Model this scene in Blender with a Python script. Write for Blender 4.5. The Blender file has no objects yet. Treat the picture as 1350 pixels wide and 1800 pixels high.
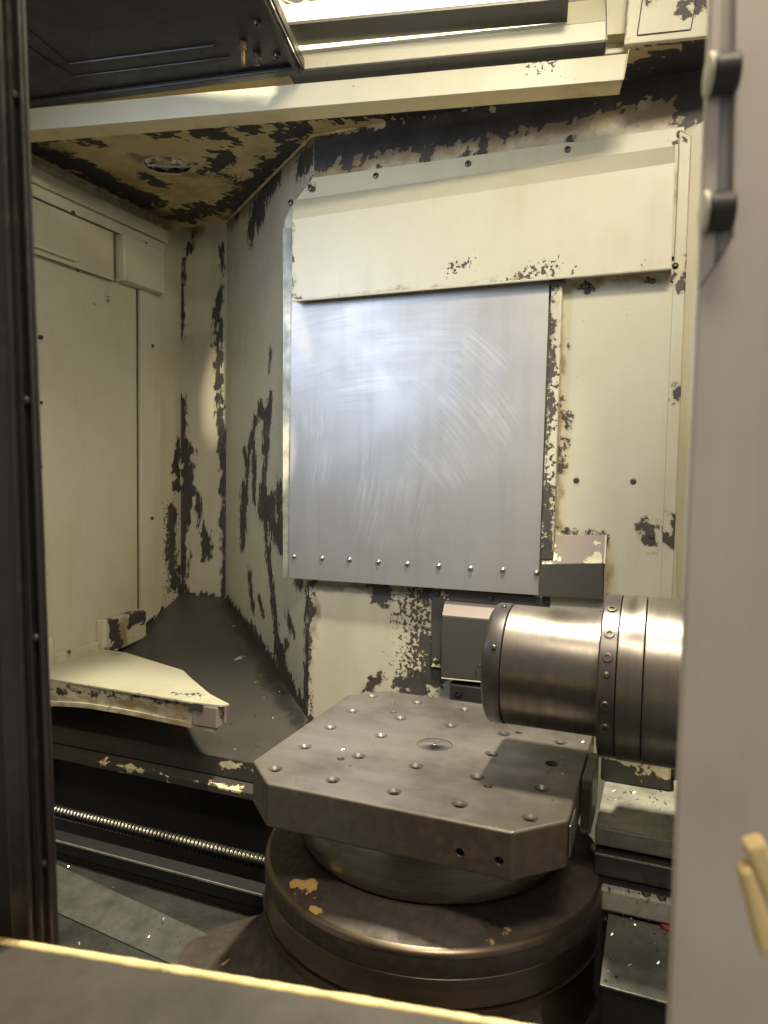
import bpy, bmesh, math, random
import numpy as np
from mathutils import Vector, Matrix, Quaternion, noise as mnoise
random.seed(7)
S = bpy.context.scene
COL = S.collection
PI = math.pi

# ------------------------------------------------------------------ camera
cam_d = bpy.data.cameras.new('camera'); cam = bpy.data.objects.new('camera', cam_d); COL.objects.link(cam)
_yaw, _pitch, _roll = (0.37342, 0.06132, 0.01742)
fw = Vector((-math.sin(_yaw)*math.cos(_pitch), math.cos(_yaw)*math.cos(_pitch), -math.sin(_pitch)))
r0 = Vector((math.cos(_yaw), math.sin(_yaw), 0)); u0 = r0.cross(fw)
rt = r0*math.cos(_roll) + u0*math.sin(_roll); up = rt.cross(fw)
M = Matrix((rt, up, -fw)).transposed().to_4x4()
M.translation = Vector((0.3595, -1.1779, 0.4774))
cam.matrix_world = M
cam_d.sensor_fit = 'HORIZONTAL'; cam_d.sensor_width = 36.0; cam_d.lens = 33.943
cam_d.clip_start = 0.02; cam_d.clip_end = 60
cam_d.dof.use_dof = True; cam_d.dof.focus_distance = 1.7; cam_d.dof.aperture_fstop = 9.0
S.camera = cam
S.render.resolution_x = 768; S.render.resolution_y = 1024
cy = S.cycles
cy.max_bounces = 6; cy.diffuse_bounces = 4; cy.glossy_bounces = 4; cy.caustics_reflective = False; cy.caustics_refractive = False
cy.use_adaptive_sampling = True; cy.adaptive_threshold = 0.02; cy.use_denoising = True; cy.sample_clamp_indirect = 4.0

# ------------------------------------------------------------------ light
W = bpy.data.worlds.new('World'); S.world = W; W.use_nodes = True
W.node_tree.nodes['Background'].inputs[0].default_value = (0.80, 0.74, 0.66, 1)
W.node_tree.nodes['Background'].inputs[1].default_value = 0.29
def lamp(name, loc, target, size, size_y, power, col, spread=180):
    L = bpy.data.lights.new(name, 'AREA'); L.shape = 'RECTANGLE'; L.size = size; L.size_y = size_y
    L.energy = power; L.color = col; L.spread = math.radians(spread)
    o = bpy.data.objects.new(name, L); COL.objects.link(o); o.location = loc
    o.rotation_euler = (Vector(target)-Vector(loc)).to_track_quat('-Z', 'Y').to_euler()
    return o
lamp('work_lamp_overhead', (0.10, 0.00, 2.20), (-0.12, 0.06, 0), 0.20, 0.08, 46.0, (1.0, 0.90, 0.68), 135)
lamp('shop_lamp_front', (0.50, -1.10, 1.86), (0.2, 0.6, 0.60), 0.5, 0.20, 14.5, (1.0, 0.86, 0.64), 150)
lamp('side_fill_light', (0.56, -0.38, 1.26), (-1.37, 0.62, 0.40), 0.30, 0.10, 2.8, (1.0, 0.93, 0.70), 100)  # added fill to brighten the left wall, no known lamp here
lamp('cool_work_lamp', (-0.98, -0.60, 1.04), (-0.30, 0.6, 0.72), 0.46, 0.46, 2.1, (0.62, 0.76, 1.0), 88)
def glint(name, loc, target, deg, power, squash, roll):
    # added spot lamp imitating light bounced off metal, a narrow streak on far wall
    L = bpy.data.lights.new(name, 'SPOT'); L.energy = power; L.color = (1.0, .86, .6); L.spot_size = math.radians(deg); L.spot_blend = 1.0; L.shadow_soft_size = .004
    o = bpy.data.objects.new(name, L); COL.objects.link(o); o.location = loc; o.scale = (squash, 1, 1)
    q = (Vector(target)-Vector(loc)).to_track_quat('-Z', 'Y') @ Quaternion((0,0,1), roll); o.rotation_euler = q.to_euler()
glint('glint_low', (0.06,-0.10,0.20), (-1.1997, 1.12, 0.7446), 15, 120.0, .28, -.12)
glint('glint_high', (0.06,-0.10,0.22), (-0.8489, 0.8466, 1.1095), 9, 90.0, .35, .3)
S.view_settings.view_transform = 'Standard'; S.view_settings.look = 'None'
S.view_settings.exposure = 0.42; S.view_settings.gamma = 1.0; S.view_settings.use_curve_mapping = False

# ------------------------------------------------------------------ materials
def newmat(name):
    m = bpy.data.materials.new(name); m.use_nodes = True
    nt = m.node_tree; nt.nodes.clear()
    out = nt.nodes.new('ShaderNodeOutputMaterial'); b = nt.nodes.new('ShaderNodeBsdfPrincipled')
    nt.links.new(b.outputs[0], out.inputs[0])
    return m, nt, b
class N:
    """small helper to write node graphs"""
    def __init__(s, nt): s.nt = nt
    def add(s, t, **k):
        n = s.nt.nodes.new(t)
        for a, v in k.items(): setattr(n, a, v)
        return n
    def link(s, a, b): s.nt.links.new(a, b)
    def _in(s, sock, v):
        if isinstance(v, (int, float)): sock.default_value = v
        elif isinstance(v, tuple): sock.default_value = v
        else: s.link(v, sock)
    def math(s, op, a, b=0.0, c=0.0, clamp=False):
        n = s.add('ShaderNodeMath', operation=op, use_clamp=clamp)
        for i, v in enumerate((a, b, c)): s._in(n.inputs[i], v)
        return n.outputs[0]
    def coord(s, scale=(1,1,1), rot=(0,0,0), loc=(0,0,0)):
        tc = s.add('ShaderNodeTexCoord'); mp = s.add('ShaderNodeMapping')
        mp.inputs['Scale'].default_value = scale; mp.inputs['Rotation'].default_value = rot; mp.inputs['Location'].default_value = loc
        s.link(tc.outputs['Object'], mp.inputs[0]); return mp.outputs[0]
    def noise(s, co, scale, detail=4, rough=.55, dist=0.0):
        n = s.add('ShaderNodeTexNoise'); s.link(co, n.inputs['Vector'])
        n.inputs['Scale'].default_value = scale; n.inputs['Detail'].default_value = detail
        n.inputs['Roughness'].default_value = rough; n.inputs['Distortion'].default_value = dist
        return n.outputs[0]
    def mapr(s, v, a, b, c=0.0, d=1.0, smooth=False):
        n = s.add('ShaderNodeMapRange', clamp=True)
        if smooth: n.interpolation_type = 'SMOOTHSTEP'
        s._in(n.inputs[0], v)
        for i, x in enumerate((a, b, c, d)): n.inputs[i+1].default_value = x
        return n.outputs[0]
    def mix(s, f, a, b):
        n = s.add('ShaderNodeMix', data_type='RGBA')
        s._in(n.inputs[0], f)
        for i, v in ((6, a), (7, b)):
            if isinstance(v, tuple): n.inputs[i].default_value = (*v, 1) if len(v) == 3 else v
            else: s.link(v, n.inputs[i])
        return n.outputs[2]
    def mixf(s, f, a, b):
        n = s.add('ShaderNodeMix', data_type='FLOAT')
        s._in(n.inputs[0], f); s._in(n.inputs[2], a); s._in(n.inputs[3], b); return n.outputs[0]
    def attr(s, name):
        n = s.add('ShaderNodeAttribute', attribute_name=name); return n.outputs['Fac']
    def bump(s, h, strength, dist, normal=None):
        n = s.add('ShaderNodeBump'); n.inputs['Strength'].default_value = strength; n.inputs['Distance'].default_value = dist
        s.link(h, n.inputs['Height'])
        if normal is not None: s.link(normal, n.inputs['Normal'])
        return n.outputs[0]

def paint(name, base, grime, chipc=(0.040, 0.036, 0.033), stainc=(0.22, 0.13, 0.05), rough=0.42, streak=(1,1,1), grime_amt=.5, scale=36, rest=0.0, amp=2.3):
    m, nt, b = newmat(name); n = N(nt)
    co = n.coord(); cs = n.coord(scale=streak)
    n1 = n.noise(cs, scale, 6, .74); n2 = n.noise(co, 95, 3, .6)
    chip = n.attr('chip'); speck = n.attr('speck'); stain = n.attr('stain')
    v1 = n.math('ADD', n.math('ADD', chip, rest), n.math('MULTIPLY', n.math('SUBTRACT', n1, .5), amp))
    v2 = n.math('ADD', speck, n.math('MULTIPLY', n.math('SUBTRACT', n2, .5), 2.6))
    g1 = n.math('GREATER_THAN', chip, 0.02); g2 = n.math('GREATER_THAN', speck, 0.02)
    if rest > 0: g1 = 1.0
    m1 = n.math('MULTIPLY', n.mapr(v1, .485, .515), g1); m2 = n.math('MULTIPLY', n.mapr(v2, .48, .52), g2)
    mask = n.math('MAXIMUM', m1, m2)
    halo = n.math('MULTIPLY', n.mapr(v1, .22, .5, 0, 1, True), n.math('MINIMUM', n.math('MULTIPLY', chip, 4), 1.0))
    big = n.noise(co, 2.3, 3, .6); mid = n.noise(co, 14, 4, .65); fine = n.noise(co, 380, 0, .5)
    run = n.noise(n.coord(scale=(14, 14, 1.2)), 1.0, 3, .6)
    gm = n.math('MULTIPLY', n.mapr(n.math('ADD', big, n.math('MULTIPLY', n.math('SUBTRACT', run, .5), .55)), .42, .78, 0, 1, True), grime_amt)
    c = n.mix(gm, base, grime)
    c = n.mix(n.math('MULTIPLY', n.mapr(mid, .45, .75), .16), c, grime)
    dots = n.mapr(n.noise(co, 160, 0, .5), .86, .90)
    c = n.mix(n.math('MULTIPLY', dots, .7), c, (0.09, 0.07, 0.05))
    c = n.mix(n.math('MULTIPLY', halo, .35), c, stainc)
    st = n.mapr(n.math('ADD', stain, n.math('MULTIPLY', n.math('SUBTRACT', mid, .5), 1.2)), .35, .9, 0, 1, True)
    c = n.mix(n.math('MULTIPLY', n.math('MULTIPLY', st, n.math('GREATER_THAN', stain, .01)), .75), c, stainc)
    cc = n.mix(n.mapr(mid, .35, .7), chipc, tuple(x*1.9 for x in chipc))
    rim = n.math('MULTIPLY', n.mapr(v1, .515, .62, 1, 0), .55)
    cc = n.mix(rim, cc, (chipc[0]*2.1, chipc[1]*1.5, chipc[2]*1.1))
    c = n.mix(mask, c, cc)
    n.link(c, b.inputs['Base Color'])
    r = n.mixf(mask, n.mapr(big, .3, .7, rough-.05, rough+.1), .55); n.link(r, b.inputs['Roughness'])
    h = n.math('SUBTRACT', n.math('MULTIPLY', fine, .10), mask)
    bp = n.bump(h, .8, .0016)
    n.link(bp, b.inputs['Normal'])
    b.inputs['Specular IOR Level'].default_value = .5
    return m

def metal(name, base, dark, rough=.35, metallic=1.0, streak=(1,1,1), sscale=60, stain=.5, rust=None, rust_amt=0., bumps=.12, aniso=0., blot=5.0, chipcol=None, speckles=0., fs=55):
    m, nt, b = newmat(name); n = N(nt)
    co = n.coord(); cs = n.coord(scale=streak)
    s = n.noise(cs, sscale, 3, .6); bl = n.noise(co, blot, 4, .62); f = n.noise(co, fs, 4, .62)
    c = n.mix(n.math('MULTIPLY', n.mapr(bl, .38, .72, 0, 1, True), stain), base, dark)
    c = n.mix(n.math('MULTIPLY', n.mapr(s, .35, .75), .5), c, dark)
    rr = n.mapr(n.math('ADD', n.math('MULTIPLY', s, .6), n.math('MULTIPLY', bl, .5)), .3, .8, rough-.08, rough+.12)
    met = metallic
    if rust is not None:
        rv = n.mapr(n.math('ADD', n.math('MULTIPLY', bl, .7), n.math('MULTIPLY', f, .5)), .62-.35*rust_amt, .85-.3*rust_amt, 0, 1, True)
        c = n.mix(n.math('MULTIPLY', rv, min(1, .35+rust_amt)), c, rust); rr = n.mixf(rv, rr, .62)
        met = n.mixf(rv, metallic, metallic*.25)
    if speckles > 0:
        sp = n.mapr(n.noise(co, 260, 2, .5), .68, .72); c = n.mix(n.math('MULTIPLY', sp, speckles), c, tuple(x*.35 for x in dark))
    if chipcol is not None:
        chip = n.attr('chip'); n1 = n.noise(co, 34, 8, .66)
        mk = n.math('MULTIPLY', n.mapr(n.math('ADD', chip, n.math('MULTIPLY', n.math('SUBTRACT', n1, .5), 2.2)), .48, .52), n.math('GREATER_THAN', chip, .02))
        c = n.mix(mk, c, chipcol); rr = n.mixf(mk, rr, .5); met = n.mixf(mk, met, 0.0)
    n.link(c, b.inputs['Base Color']); n.link(rr, b.inputs['Roughness'])
    n._in(b.inputs['Metallic'], met)
    b.inputs['Anisotropic'].default_value = aniso
    h = n.math('ADD', n.math('MULTIPLY', s, .6), n.math('MULTIPLY', f, .4))
    n.link(n.bump(h, bumps, .002), b.inputs['Normal'])
    return m

CREAM = (0.53, 0.505, 0.385); CGRIME = (0.36, 0.315, 0.18)
M_wall = paint('cream_paint', CREAM, CGRIME)
M_wallv = paint('cream_paint_run', CREAM, CGRIME, streak=(2.1, 2.1, .55), scale=42, amp=2.7)
M_ceil = paint('ceiling_paint', (0.62, 0.50, 0.27), (0.33, 0.23, 0.10), chipc=(0.030, 0.027, 0.026), grime_amt=.8, stainc=(.13,.07,.03), amp=3.2, scale=19)
M_panel = paint('panel_paint', (0.55, 0.53, 0.41), (0.41, 0.365, 0.22), grime_amt=.5, rough=.36)
M_floorpaint = paint('floor_plate_paint', (0.070, 0.066, 0.058), (0.035, 0.032, 0.028), chipc=(0.30, 0.29, 0.24), stainc=(.014,.013,.012), rough=.36, scale=26)
M_lip = paint('lip_paint', (0.060, 0.056, 0.048), (0.03, 0.028, 0.024), chipc=(0.50, 0.47, 0.32), stainc=(.08,.07,.05), rough=.45, scale=26, streak=(.6,1,1.4))
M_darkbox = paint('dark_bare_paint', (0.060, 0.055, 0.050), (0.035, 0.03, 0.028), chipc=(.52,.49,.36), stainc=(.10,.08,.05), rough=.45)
M_bare = paint('worn_guard_paint', (0.25, 0.21, 0.185), (0.17, 0.14, 0.12), chipc=(0.52, 0.50, 0.36), stainc=(.3,.25,.2), rough=.40)
M_black = metal('black_sheet', (0.020, 0.019, 0.019), (0.010, 0.010, 0.010), rough=.42, metallic=0.0, stain=.7, bumps=.06, rust=(0.03,0.014,0.010), rust_amt=.25)
M_pit = metal('oily_pit', (0.005, 0.005, 0.0045), (0.003, 0.003, 0.003), rough=.72, metallic=0.0, bumps=.1)
M_tray = metal('oily_tray', (0.10, 0.105, 0.095), (0.035, 0.037, 0.034), rough=.33, metallic=.55, stain=.9, blot=9, bumps=.10, speckles=.3)
M_traylight = metal('pale_tray', (0.13, 0.132, 0.115), (0.055, 0.056, 0.05), rough=.40, metallic=.35, stain=.9, blot=16, bumps=.12, speckles=.5)  # paler, more speckled tone than the oily tray
M_pallet = metal('ground_steel', (0.245, 0.232, 0.205), (0.085, 0.075, 0.060), rough=.36, metallic=.55, streak=(.35, 4.5, 1), sscale=4, stain=.95, blot=5, speckles=.25, bumps=.05, aniso=.3)
M_palside = metal('pallet_side_steel', (0.17, 0.15, 0.12), (0.09, 0.072, 0.055), rough=.42, metallic=.6, stain=.7, bumps=.05, rust=(0.14,0.075,0.04), rust_amt=.12)
M_turn = metal('turned_steel', (0.40, 0.375, 0.33), (0.22, 0.20, 0.17), rough=.25, metallic=1, streak=(1, 1, 60), sscale=2, stain=.3, bumps=.03, aniso=.6)
M_disc = metal('rusty_cast', (0.085, 0.072, 0.062), (0.036, 0.028, 0.024), rough=.52, metallic=.3, stain=.9, blot=30, fs=220, bumps=.28, rust=(0.058,0.034,0.024), rust_amt=.28, chipcol=(0.55, 0.36, 0.12), speckles=.4)
M_band = metal('brown_band', (0.22, 0.175, 0.13), (0.10, 0.075, 0.055), rough=.34, metallic=.95, stain=.6, blot=12, bumps=.05, streak=(1,1,30), sscale=3)
M_spin = metal('spindle_steel', (0.205, 0.188, 0.172), (0.12, 0.104, 0.092), rough=.34, metallic=.95, streak=(40, 1, 1), sscale=2.2, stain=.35, blot=6, bumps=.03, aniso=.4, speckles=.35)
M_ring = metal('blued_ring', (0.115, 0.105, 0.105), (0.06, 0.055, 0.055), rough=.34, metallic=.8, stain=.4, bumps=.03)
M_screwm = metal('screw_steel', (0.16, 0.14, 0.12), (0.05, 0.042, 0.035), rough=.38, metallic=.8, bumps=.05, blot=60)
M_bright = metal('bright_steel', (0.62, 0.60, 0.56), (0.36, 0.34, 0.30), rough=.24, metallic=1, bumps=.04)
M_screwshaft = metal('ball_screw_steel', (0.26, 0.245, 0.225), (0.08, 0.07, 0.06), rough=.26, metallic=1, bumps=.05, blot=9, stain=.9)
M_grey = metal('grey_slot', (0.50,0.48,0.46), (0.36,0.34,0.32), rough=.45, metallic=.2)
M_hole = metal('thread_steel', (0.10, 0.09, 0.08), (0.03, 0.026, 0.022), rough=.4, metallic=.7)
M_cover = metal('way_cover_steel', (0.46, 0.45, 0.39), (0.20, 0.20, 0.165), rough=.42, metallic=.3, stain=.8, blot=14, bumps=.12, speckles=.25)
M_post = metal('door_post_steel', (0.075, 0.066, 0.062), (0.035, 0.029, 0.026), rough=.34, metallic=.7, streak=(6,6,.4), sscale=5, stain=.7, blot=4, bumps=.05, rust=(0.08,0.045,0.03), rust_amt=.18)
M_rubber = metal('black_rubber', (0.022, 0.018, 0.017), (0.012, 0.010, 0.010), rough=.45, metallic=0, bumps=.04)
M_door = metal('brushed_door_steel', (0.68, 0.615, 0.55), (0.50, 0.44, 0.385), rough=.40, metallic=.4, streak=(9,9,.25), sscale=3, stain=.6, blot=3, bumps=.02)
M_sill = metal('worn_sill', (0.085, 0.078, 0.068), (0.035, 0.032, 0.028), rough=.40, metallic=.25, stain=.9, blot=9, bumps=.08, speckles=.15)
M_yellow = paint('yellow_cream_edge', (0.86, 0.68, 0.32), (0.70, 0.50, 0.20), chipc=(.25,.15,.06), rough=.5, grime_amt=.5)
M_red = paint('red_plastic', (0.26, 0.018, 0.018), (0.12, 0.01, 0.01), rough=.35)
M_foil = metal('cracked_lens', (0.92, 0.84, 0.80), (0.10, 0.08, 0.07), rough=.12, metallic=.9, bumps=.6, blot=25, stain=.9)
M_brass = metal('dull_brass', (0.30, 0.20, 0.10), (0.12, 0.07, 0.035), rough=.4, metallic=.8)

def steel_sheet_mat():
    m, nt, b = newmat('brushed_stainless'); n = N(nt)
    co = n.coord()
    bl = n.noise(co, 3.2, 5, .6, .4)
    brush = n.noise(n.coord(scale=(3, 1, 12)), 40, 3, .65)
    def arc(cx, cz, dens, swirl):
        """wipe marks running round a far centre"""
        mp = n.coord(loc=(-cx, 0, -cz)); sp = n.add('ShaderNodeSeparateXYZ'); n.link(mp, sp.inputs[0])
        r_ = n.math('SQRT', n.math('ADD', n.math('POWER', sp.outputs[0], 2), n.math('POWER', sp.outputs[2], 2)))
        th = n.math('ARCTAN2', sp.outputs[2], sp.outputs[0])
        cb = n.add('ShaderNodeCombineXYZ'); n.link(n.math('MULTIPLY', r_, dens), cb.inputs[0]); n.link(n.math('MULTIPLY', th, swirl), cb.inputs[1])
        return n.noise(cb.outputs[0], 1.0, 4, .72)
    sA = arc(-.30, .02, 95, 2.6); sB = arc(-1.1, .40, 100, 5.0); sC = arc(.05, -.9, 70, 4.0)
    patch = n.noise(co, 9, 3, .6)
    vert = n.noise(n.coord(scale=(16, 1, .8)), 2.0, 4, .6)
    mA = n.math('MULTIPLY', n.attr('scuffA'), n.mapr(sA, .44, .72)); mB = n.math('MULTIPLY', n.attr('scuffB'), n.mapr(sB, .44, .72)); mC = n.math('MULTIPLY', n.attr('scuffC'), n.mapr(sC, .44, .74))
    sc = n.math('MULTIPLY', n.math('MAXIMUM', n.math('MAXIMUM', mA, mB), n.math('MULTIPLY', mC, .5)), n.mapr(patch, .35, .62, .15, 1.0, True))
    c = n.mix(n.mapr(bl, .35, .7, 0, .45, True), (0.47, 0.46, 0.445), (0.33, 0.31, 0.28))
    c = n.mix(n.math('MULTIPLY', n.mapr(vert, .45, .75), .25), c, (0.30, 0.28, 0.25))
    c = n.mix(n.math('MULTIPLY', sc, .48), c, (0.86, 0.85, 0.82))
    n.link(c, b.inputs['Base Color'])
    r = n.math('ADD', n.mapr(bl, .3, .7, .46, .55), n.math('MULTIPLY', sc, -.04)); n.link(r, b.inputs['Roughness'])
    b.inputs['Metallic'].default_value = .82
    h = n.math('ADD', n.math('MULTIPLY', brush, .30), n.math('MULTIPLY', sc, .5))
    b1 = n.bump(h, .10, .002)
    n.link(n.bump(n.noise(co, 2.2, 2, .5), .25, .03, b1), b.inputs['Normal'])
    return m
M_sheet = steel_sheet_mat()

# ------------------------------------------------------------------ mesh helpers
def V(p): return Vector(p)
SOFT = .033; WARP = .012
def set_attr(me, chips, off=Vector((0,0,0)), fr=(26,26,26)):
    """wear fields on the mesh: how strongly paint is chipped / speckled / stained near the marks"""
    n = len(me.vertices); co = np.empty(n*3); me.vertices.foreach_get('co', co); co = co.reshape(n, 3) + np.array(off)
    fields = {}
    c0 = co
    wp = np.array([mnoise.noise_vector(Vector((p_[0]*fr[0], p_[1]*fr[1], p_[2]*fr[2]))) for p_ in co])
    wq = np.array([mnoise.noise_vector(Vector((p_[0]*fr[0]*2.7+9, p_[1]*fr[1]*2.7, p_[2]*fr[2]*2.7))) for p_ in co])
    co = co + WARP*wp + .5*WARP*wq
    rm = 1.0 + .9*wq[:, 0] + .5*wp[:, 1]
    for kind, r, pts in chips:
        P = [np.array(q) for q in pts]
        if len(P) == 1: P = P*2
        d = np.full(n, 1e9)
        for a, b in zip(P[:-1], P[1:]):
            ab = b-a; L = ab@ab
            t = np.clip(((co-a)@ab)/L, 0, 1) if L > 1e-12 else np.zeros(n)
            d = np.minimum(d, np.linalg.norm(co-(a+t[:, None]*ab), axis=1))
        w = np.clip(.95 - .55*d/r, 0, 1) if not kind.startswith('scuff') else (lambda q_: q_*q_*(3-2*q_))(np.clip(1.35-d/r, 0, 1))
        if kind == 'chip': w = np.clip(.5 + (r*rm-d)/SOFT, 0, 1)
        if kind == 'speck': w = np.clip(.62 - .42*d/r, 0, 1)
        f = fields.setdefault(kind, np.zeros(n)); np.maximum(f, w, out=f)
    for k in fields:
        a = me.attributes.new(k, 'FLOAT', 'POINT'); a.data.foreach_set('value', fields[k])

def finish(name, bm, mat, parent=None, smooth=False, chips=None, base=None, auto=None, fr=(26,26,26)):
    me = bpy.data.meshes.new(name)
    bmesh.ops.recalc_face_normals(bm, faces=bm.faces[:]) if smooth != 'keep' else None
    if base is None:
        base = parent_world(parent) if parent else base_of(bm)
    bmesh.ops.translate(bm, verts=bm.verts[:], vec=-Vector(base))
    bm.to_mesh(me); bm.free()
    if chips: set_attr(me, chips, Vector(base), fr)
    me.materials.append(mat)
    if smooth:
        me.polygons.foreach_set('use_smooth', [True]*len(me.polygons))
        if smooth != 'all':
            me.set_sharp_from_angle(angle=math.radians(auto or 35))
    o = bpy.data.objects.new(name, me); COL.objects.link(o)
    if parent: o.parent = parent
    else: o.location = base
    return o
WL = {}
def parent_world(o):
    v = Vector((0,0,0))
    while o: v += o.location; o = o.parent
    return v
def base_of(bm):
    xs = [v.co for v in bm.verts]
    return Vector(((min(v.x for v in xs)+max(v.x for v in xs))/2, (min(v.y for v in xs)+max(v.y for v in xs))/2, min(v.z for v in xs)))
def thing(name, label, cat, loc, group=None):
    o = bpy.data.objects.new(name, None); COL.objects.link(o); o.location = loc; o.empty_display_size = .05
    return tag(o, label, cat, group)
def tag(o, label, cat=None, group=None):
    o['label'] = label
    if cat: o['category'] = cat
    if group: o['group'] = group
    return o
def struct(o, label=None):
    o['kind'] = 'structure'
    if label: o['label'] = label
    return o
def BMn(): return bmesh.new()
def prism(bm, poly, vec, bev=0.0, seg=2):
    vs = [bm.verts.new(V(q)) for q in poly]; ws = [bm.verts.new(V(q)+V(vec)) for q in poly]
    fs = [bm.faces.new(vs), bm.faces.new(ws[::-1])]
    n = len(vs)
    for i in range(n): fs.append(bm.faces.new((vs[i], ws[i], ws[(i+1) % n], vs[(i+1) % n])))
    bmesh.ops.recalc_face_normals(bm, faces=fs)
    if bev > 0:
        es = list({e for f in fs for e in f.edges})
        bmesh.ops.bevel(bm, geom=es, offset=bev, segments=seg, affect='EDGES', profile=.5, clamp_overlap=True)
    return bm
def box(bm, p0, p1, bev=0.0, seg=2):
    (x0,y0,z0),(x1,y1,z1) = p0, p1
    return prism(bm, [(x0,y0,z0),(x1,y0,z0),(x1,y1,z0),(x0,y1,z0)], (0,0,z1-z0), bev, seg)
def dice(bm, axis, step):
    i = 'xyz'.index(axis); lo = min(v.co[i] for v in bm.verts); hi = max(v.co[i] for v in bm.verts)
    n = [0,0,0]; n[i] = 1; k = lo+step
    while k < hi-1e-5:
        q = [0,0,0]; q[i] = k
        bmesh.ops.bisect_plane(bm, geom=bm.verts[:]+bm.edges[:]+bm.faces[:], plane_co=q, plane_no=n)
        k += step
    return bm
def grid(bm, p00, p10, p11, p01, step, skip=None):
    p00, p10, p11, p01 = map(V, (p00, p10, p11, p01))
    nu = max(1, int(max((p10-p00).length, (p11-p01).length)/step)); nv = max(1, int(max((p01-p00).length, (p11-p10).length)/step))
    vs = [[bm.verts.new(p00.lerp(p10, i/nu).lerp(p01.lerp(p11, i/nu), j/nv)) for i in range(nu+1)] for j in range(nv+1)]
    for j in range(nv):
        for i in range(nu):
            q = (vs[j][i], vs[j][i+1], vs[j+1][i+1], vs[j+1][i])
            if skip and skip((q[0].co+q[2].co)/2): continue
            bm.faces.new(q)
    if skip: bmesh.ops.delete(bm, geom=[v for v in bm.verts if not v.link_faces], context='VERTS')
    return bm
def frame_of(ax):
    ax = V(ax).normalized(); t = Vector((0,0,1)) if abs(ax.z) < .9 else Vector((1,0,0))
    a = ax.cross(t).normalized(); return ax, a, ax.cross(a)
def lathe(bm, prof, org, ax=(0,0,1), seg=96, a0=0, a1=2*PI, capped=False):
    """prof: (radius, distance along axis)"""
    ax, a, b = frame_of(ax)
    if abs(ax.z) > .99: a, b = Vector((1,0,0)), Vector((0,1,0))
    full = abs(a1-a0-2*PI) < 1e-6; n = seg if full else seg+1
    rings = []
    for r, h in prof:
        if r < 1e-6: rings.append([bm.verts.new(V(org)+ax*h)]); continue
        rings.append([bm.verts.new(V(org)+ax*h+(a*math.cos(a0+(a1-a0)*k/seg)+b*math.sin(a0+(a1-a0)*k/seg))*r) for k in range(n)])
    for r1, r2 in zip(rings[:-1], rings[1:]):
        for k in range(seg):
            k2 = (k+1) % n if full else k+1
            q = [r1[k % len(r1)], r1[k2 % len(r1)], r2[k2 % len(r2)], r2[k % len(r2)]]
            u = []
            for v in q:
                if v not in u: u.append(v)
            if len(u) > 2: bm.faces.new(u)
    return bm
def tube(bm, pts, r, seg=10, cap=True):
    pts = [V(q) for q in pts]; rings = []
    for i, q in enumerate(pts):
        d = (pts[min(i+1, len(pts)-1)]-pts[max(i-1, 0)]).normalized(); _, a, b = frame_of(d)
        rr = r[i] if isinstance(r, (list, tuple)) else r
        rings.append([bm.verts.new(q+(a*math.cos(2*PI*k/seg)+b*math.sin(2*PI*k/seg))*rr) for k in range(seg)])
    for r1, r2 in zip(rings[:-1], rings[1:]):
        for k in range(seg): bm.faces.new((r1[k], r1[(k+1) % seg], r2[(k+1) % seg], r2[k]))
    if cap: bm.faces.new(rings[0][::-1]); bm.faces.new(rings[-1])
    return bm

# shared fasteners
def fast_mesh(name, prof, seg, mat, sm=40):
    bm = BMn(); lathe(bm, prof, (0,0,0), (0,0,1), seg); bmesh.ops.recalc_face_normals(bm, faces=bm.faces[:])
    me = bpy.data.meshes.new(name); bm.to_mesh(me); bm.free(); me.materials.append(mat)
    me.polygons.foreach_set('use_smooth', [True]*len(me.polygons)); me.set_sharp_from_angle(angle=math.radians(sm)); return me
ME_screw = fast_mesh('screw', [(.0068,-.004),(.0068,.0022),(.0056,.0042),(.0032,.0048),(.0030,.0012),(0,.0010)], 14, M_screwm)
ME_small = fast_mesh('small_screw', [(.0045,-.003),(.0045,.0014),(.0036,.0026),(.0020,.0030),(.0019,.0008),(0,.0006)], 12, M_screwm)
ME_rivet = fast_mesh('rivet', [(.0072,-.003),(.0070,.0010),(.0060,.0036),(.0038,.0056),(.0015,.0063),(0,.0064)], 16, M_bright, 80)
ME_socket = fast_mesh('socket_bolt', [(.0078,-.006),(.0078,.0005),(.0070,.0016),(.0044,.0018),(.0042,-.004),(0,-.0042)], 16, M_screwm)
ME_insert = fast_mesh('threaded_insert', [(.0088,-.0010),(.0074,-.0030),(.0082,-.0045),(.0074,-.0060),(.0082,-.0075),(.0074,-.0090),(.0082,-.011),(.0074,-.0125),(.0082,-.014),(.0076,-.018),(0,-.019)], 18, M_hole, 60)
def fasten(me, pos, nrm, parent, name='screw', scale=1.0):
    o = bpy.data.objects.new(name, me); COL.objects.link(o); o.parent = parent
    o.location = V(pos)-parent_world(parent)
    q = V(nrm).to_track_quat('Z', 'Y') @ Quaternion((0,0,1), random.uniform(0, 6))
    o.rotation_mode = 'QUATERNION'; o.rotation_quaternion = q; o.scale = (scale,)*3
    return o

# ------------------------------------------------------------------ setting
ZC = 1.36
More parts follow.
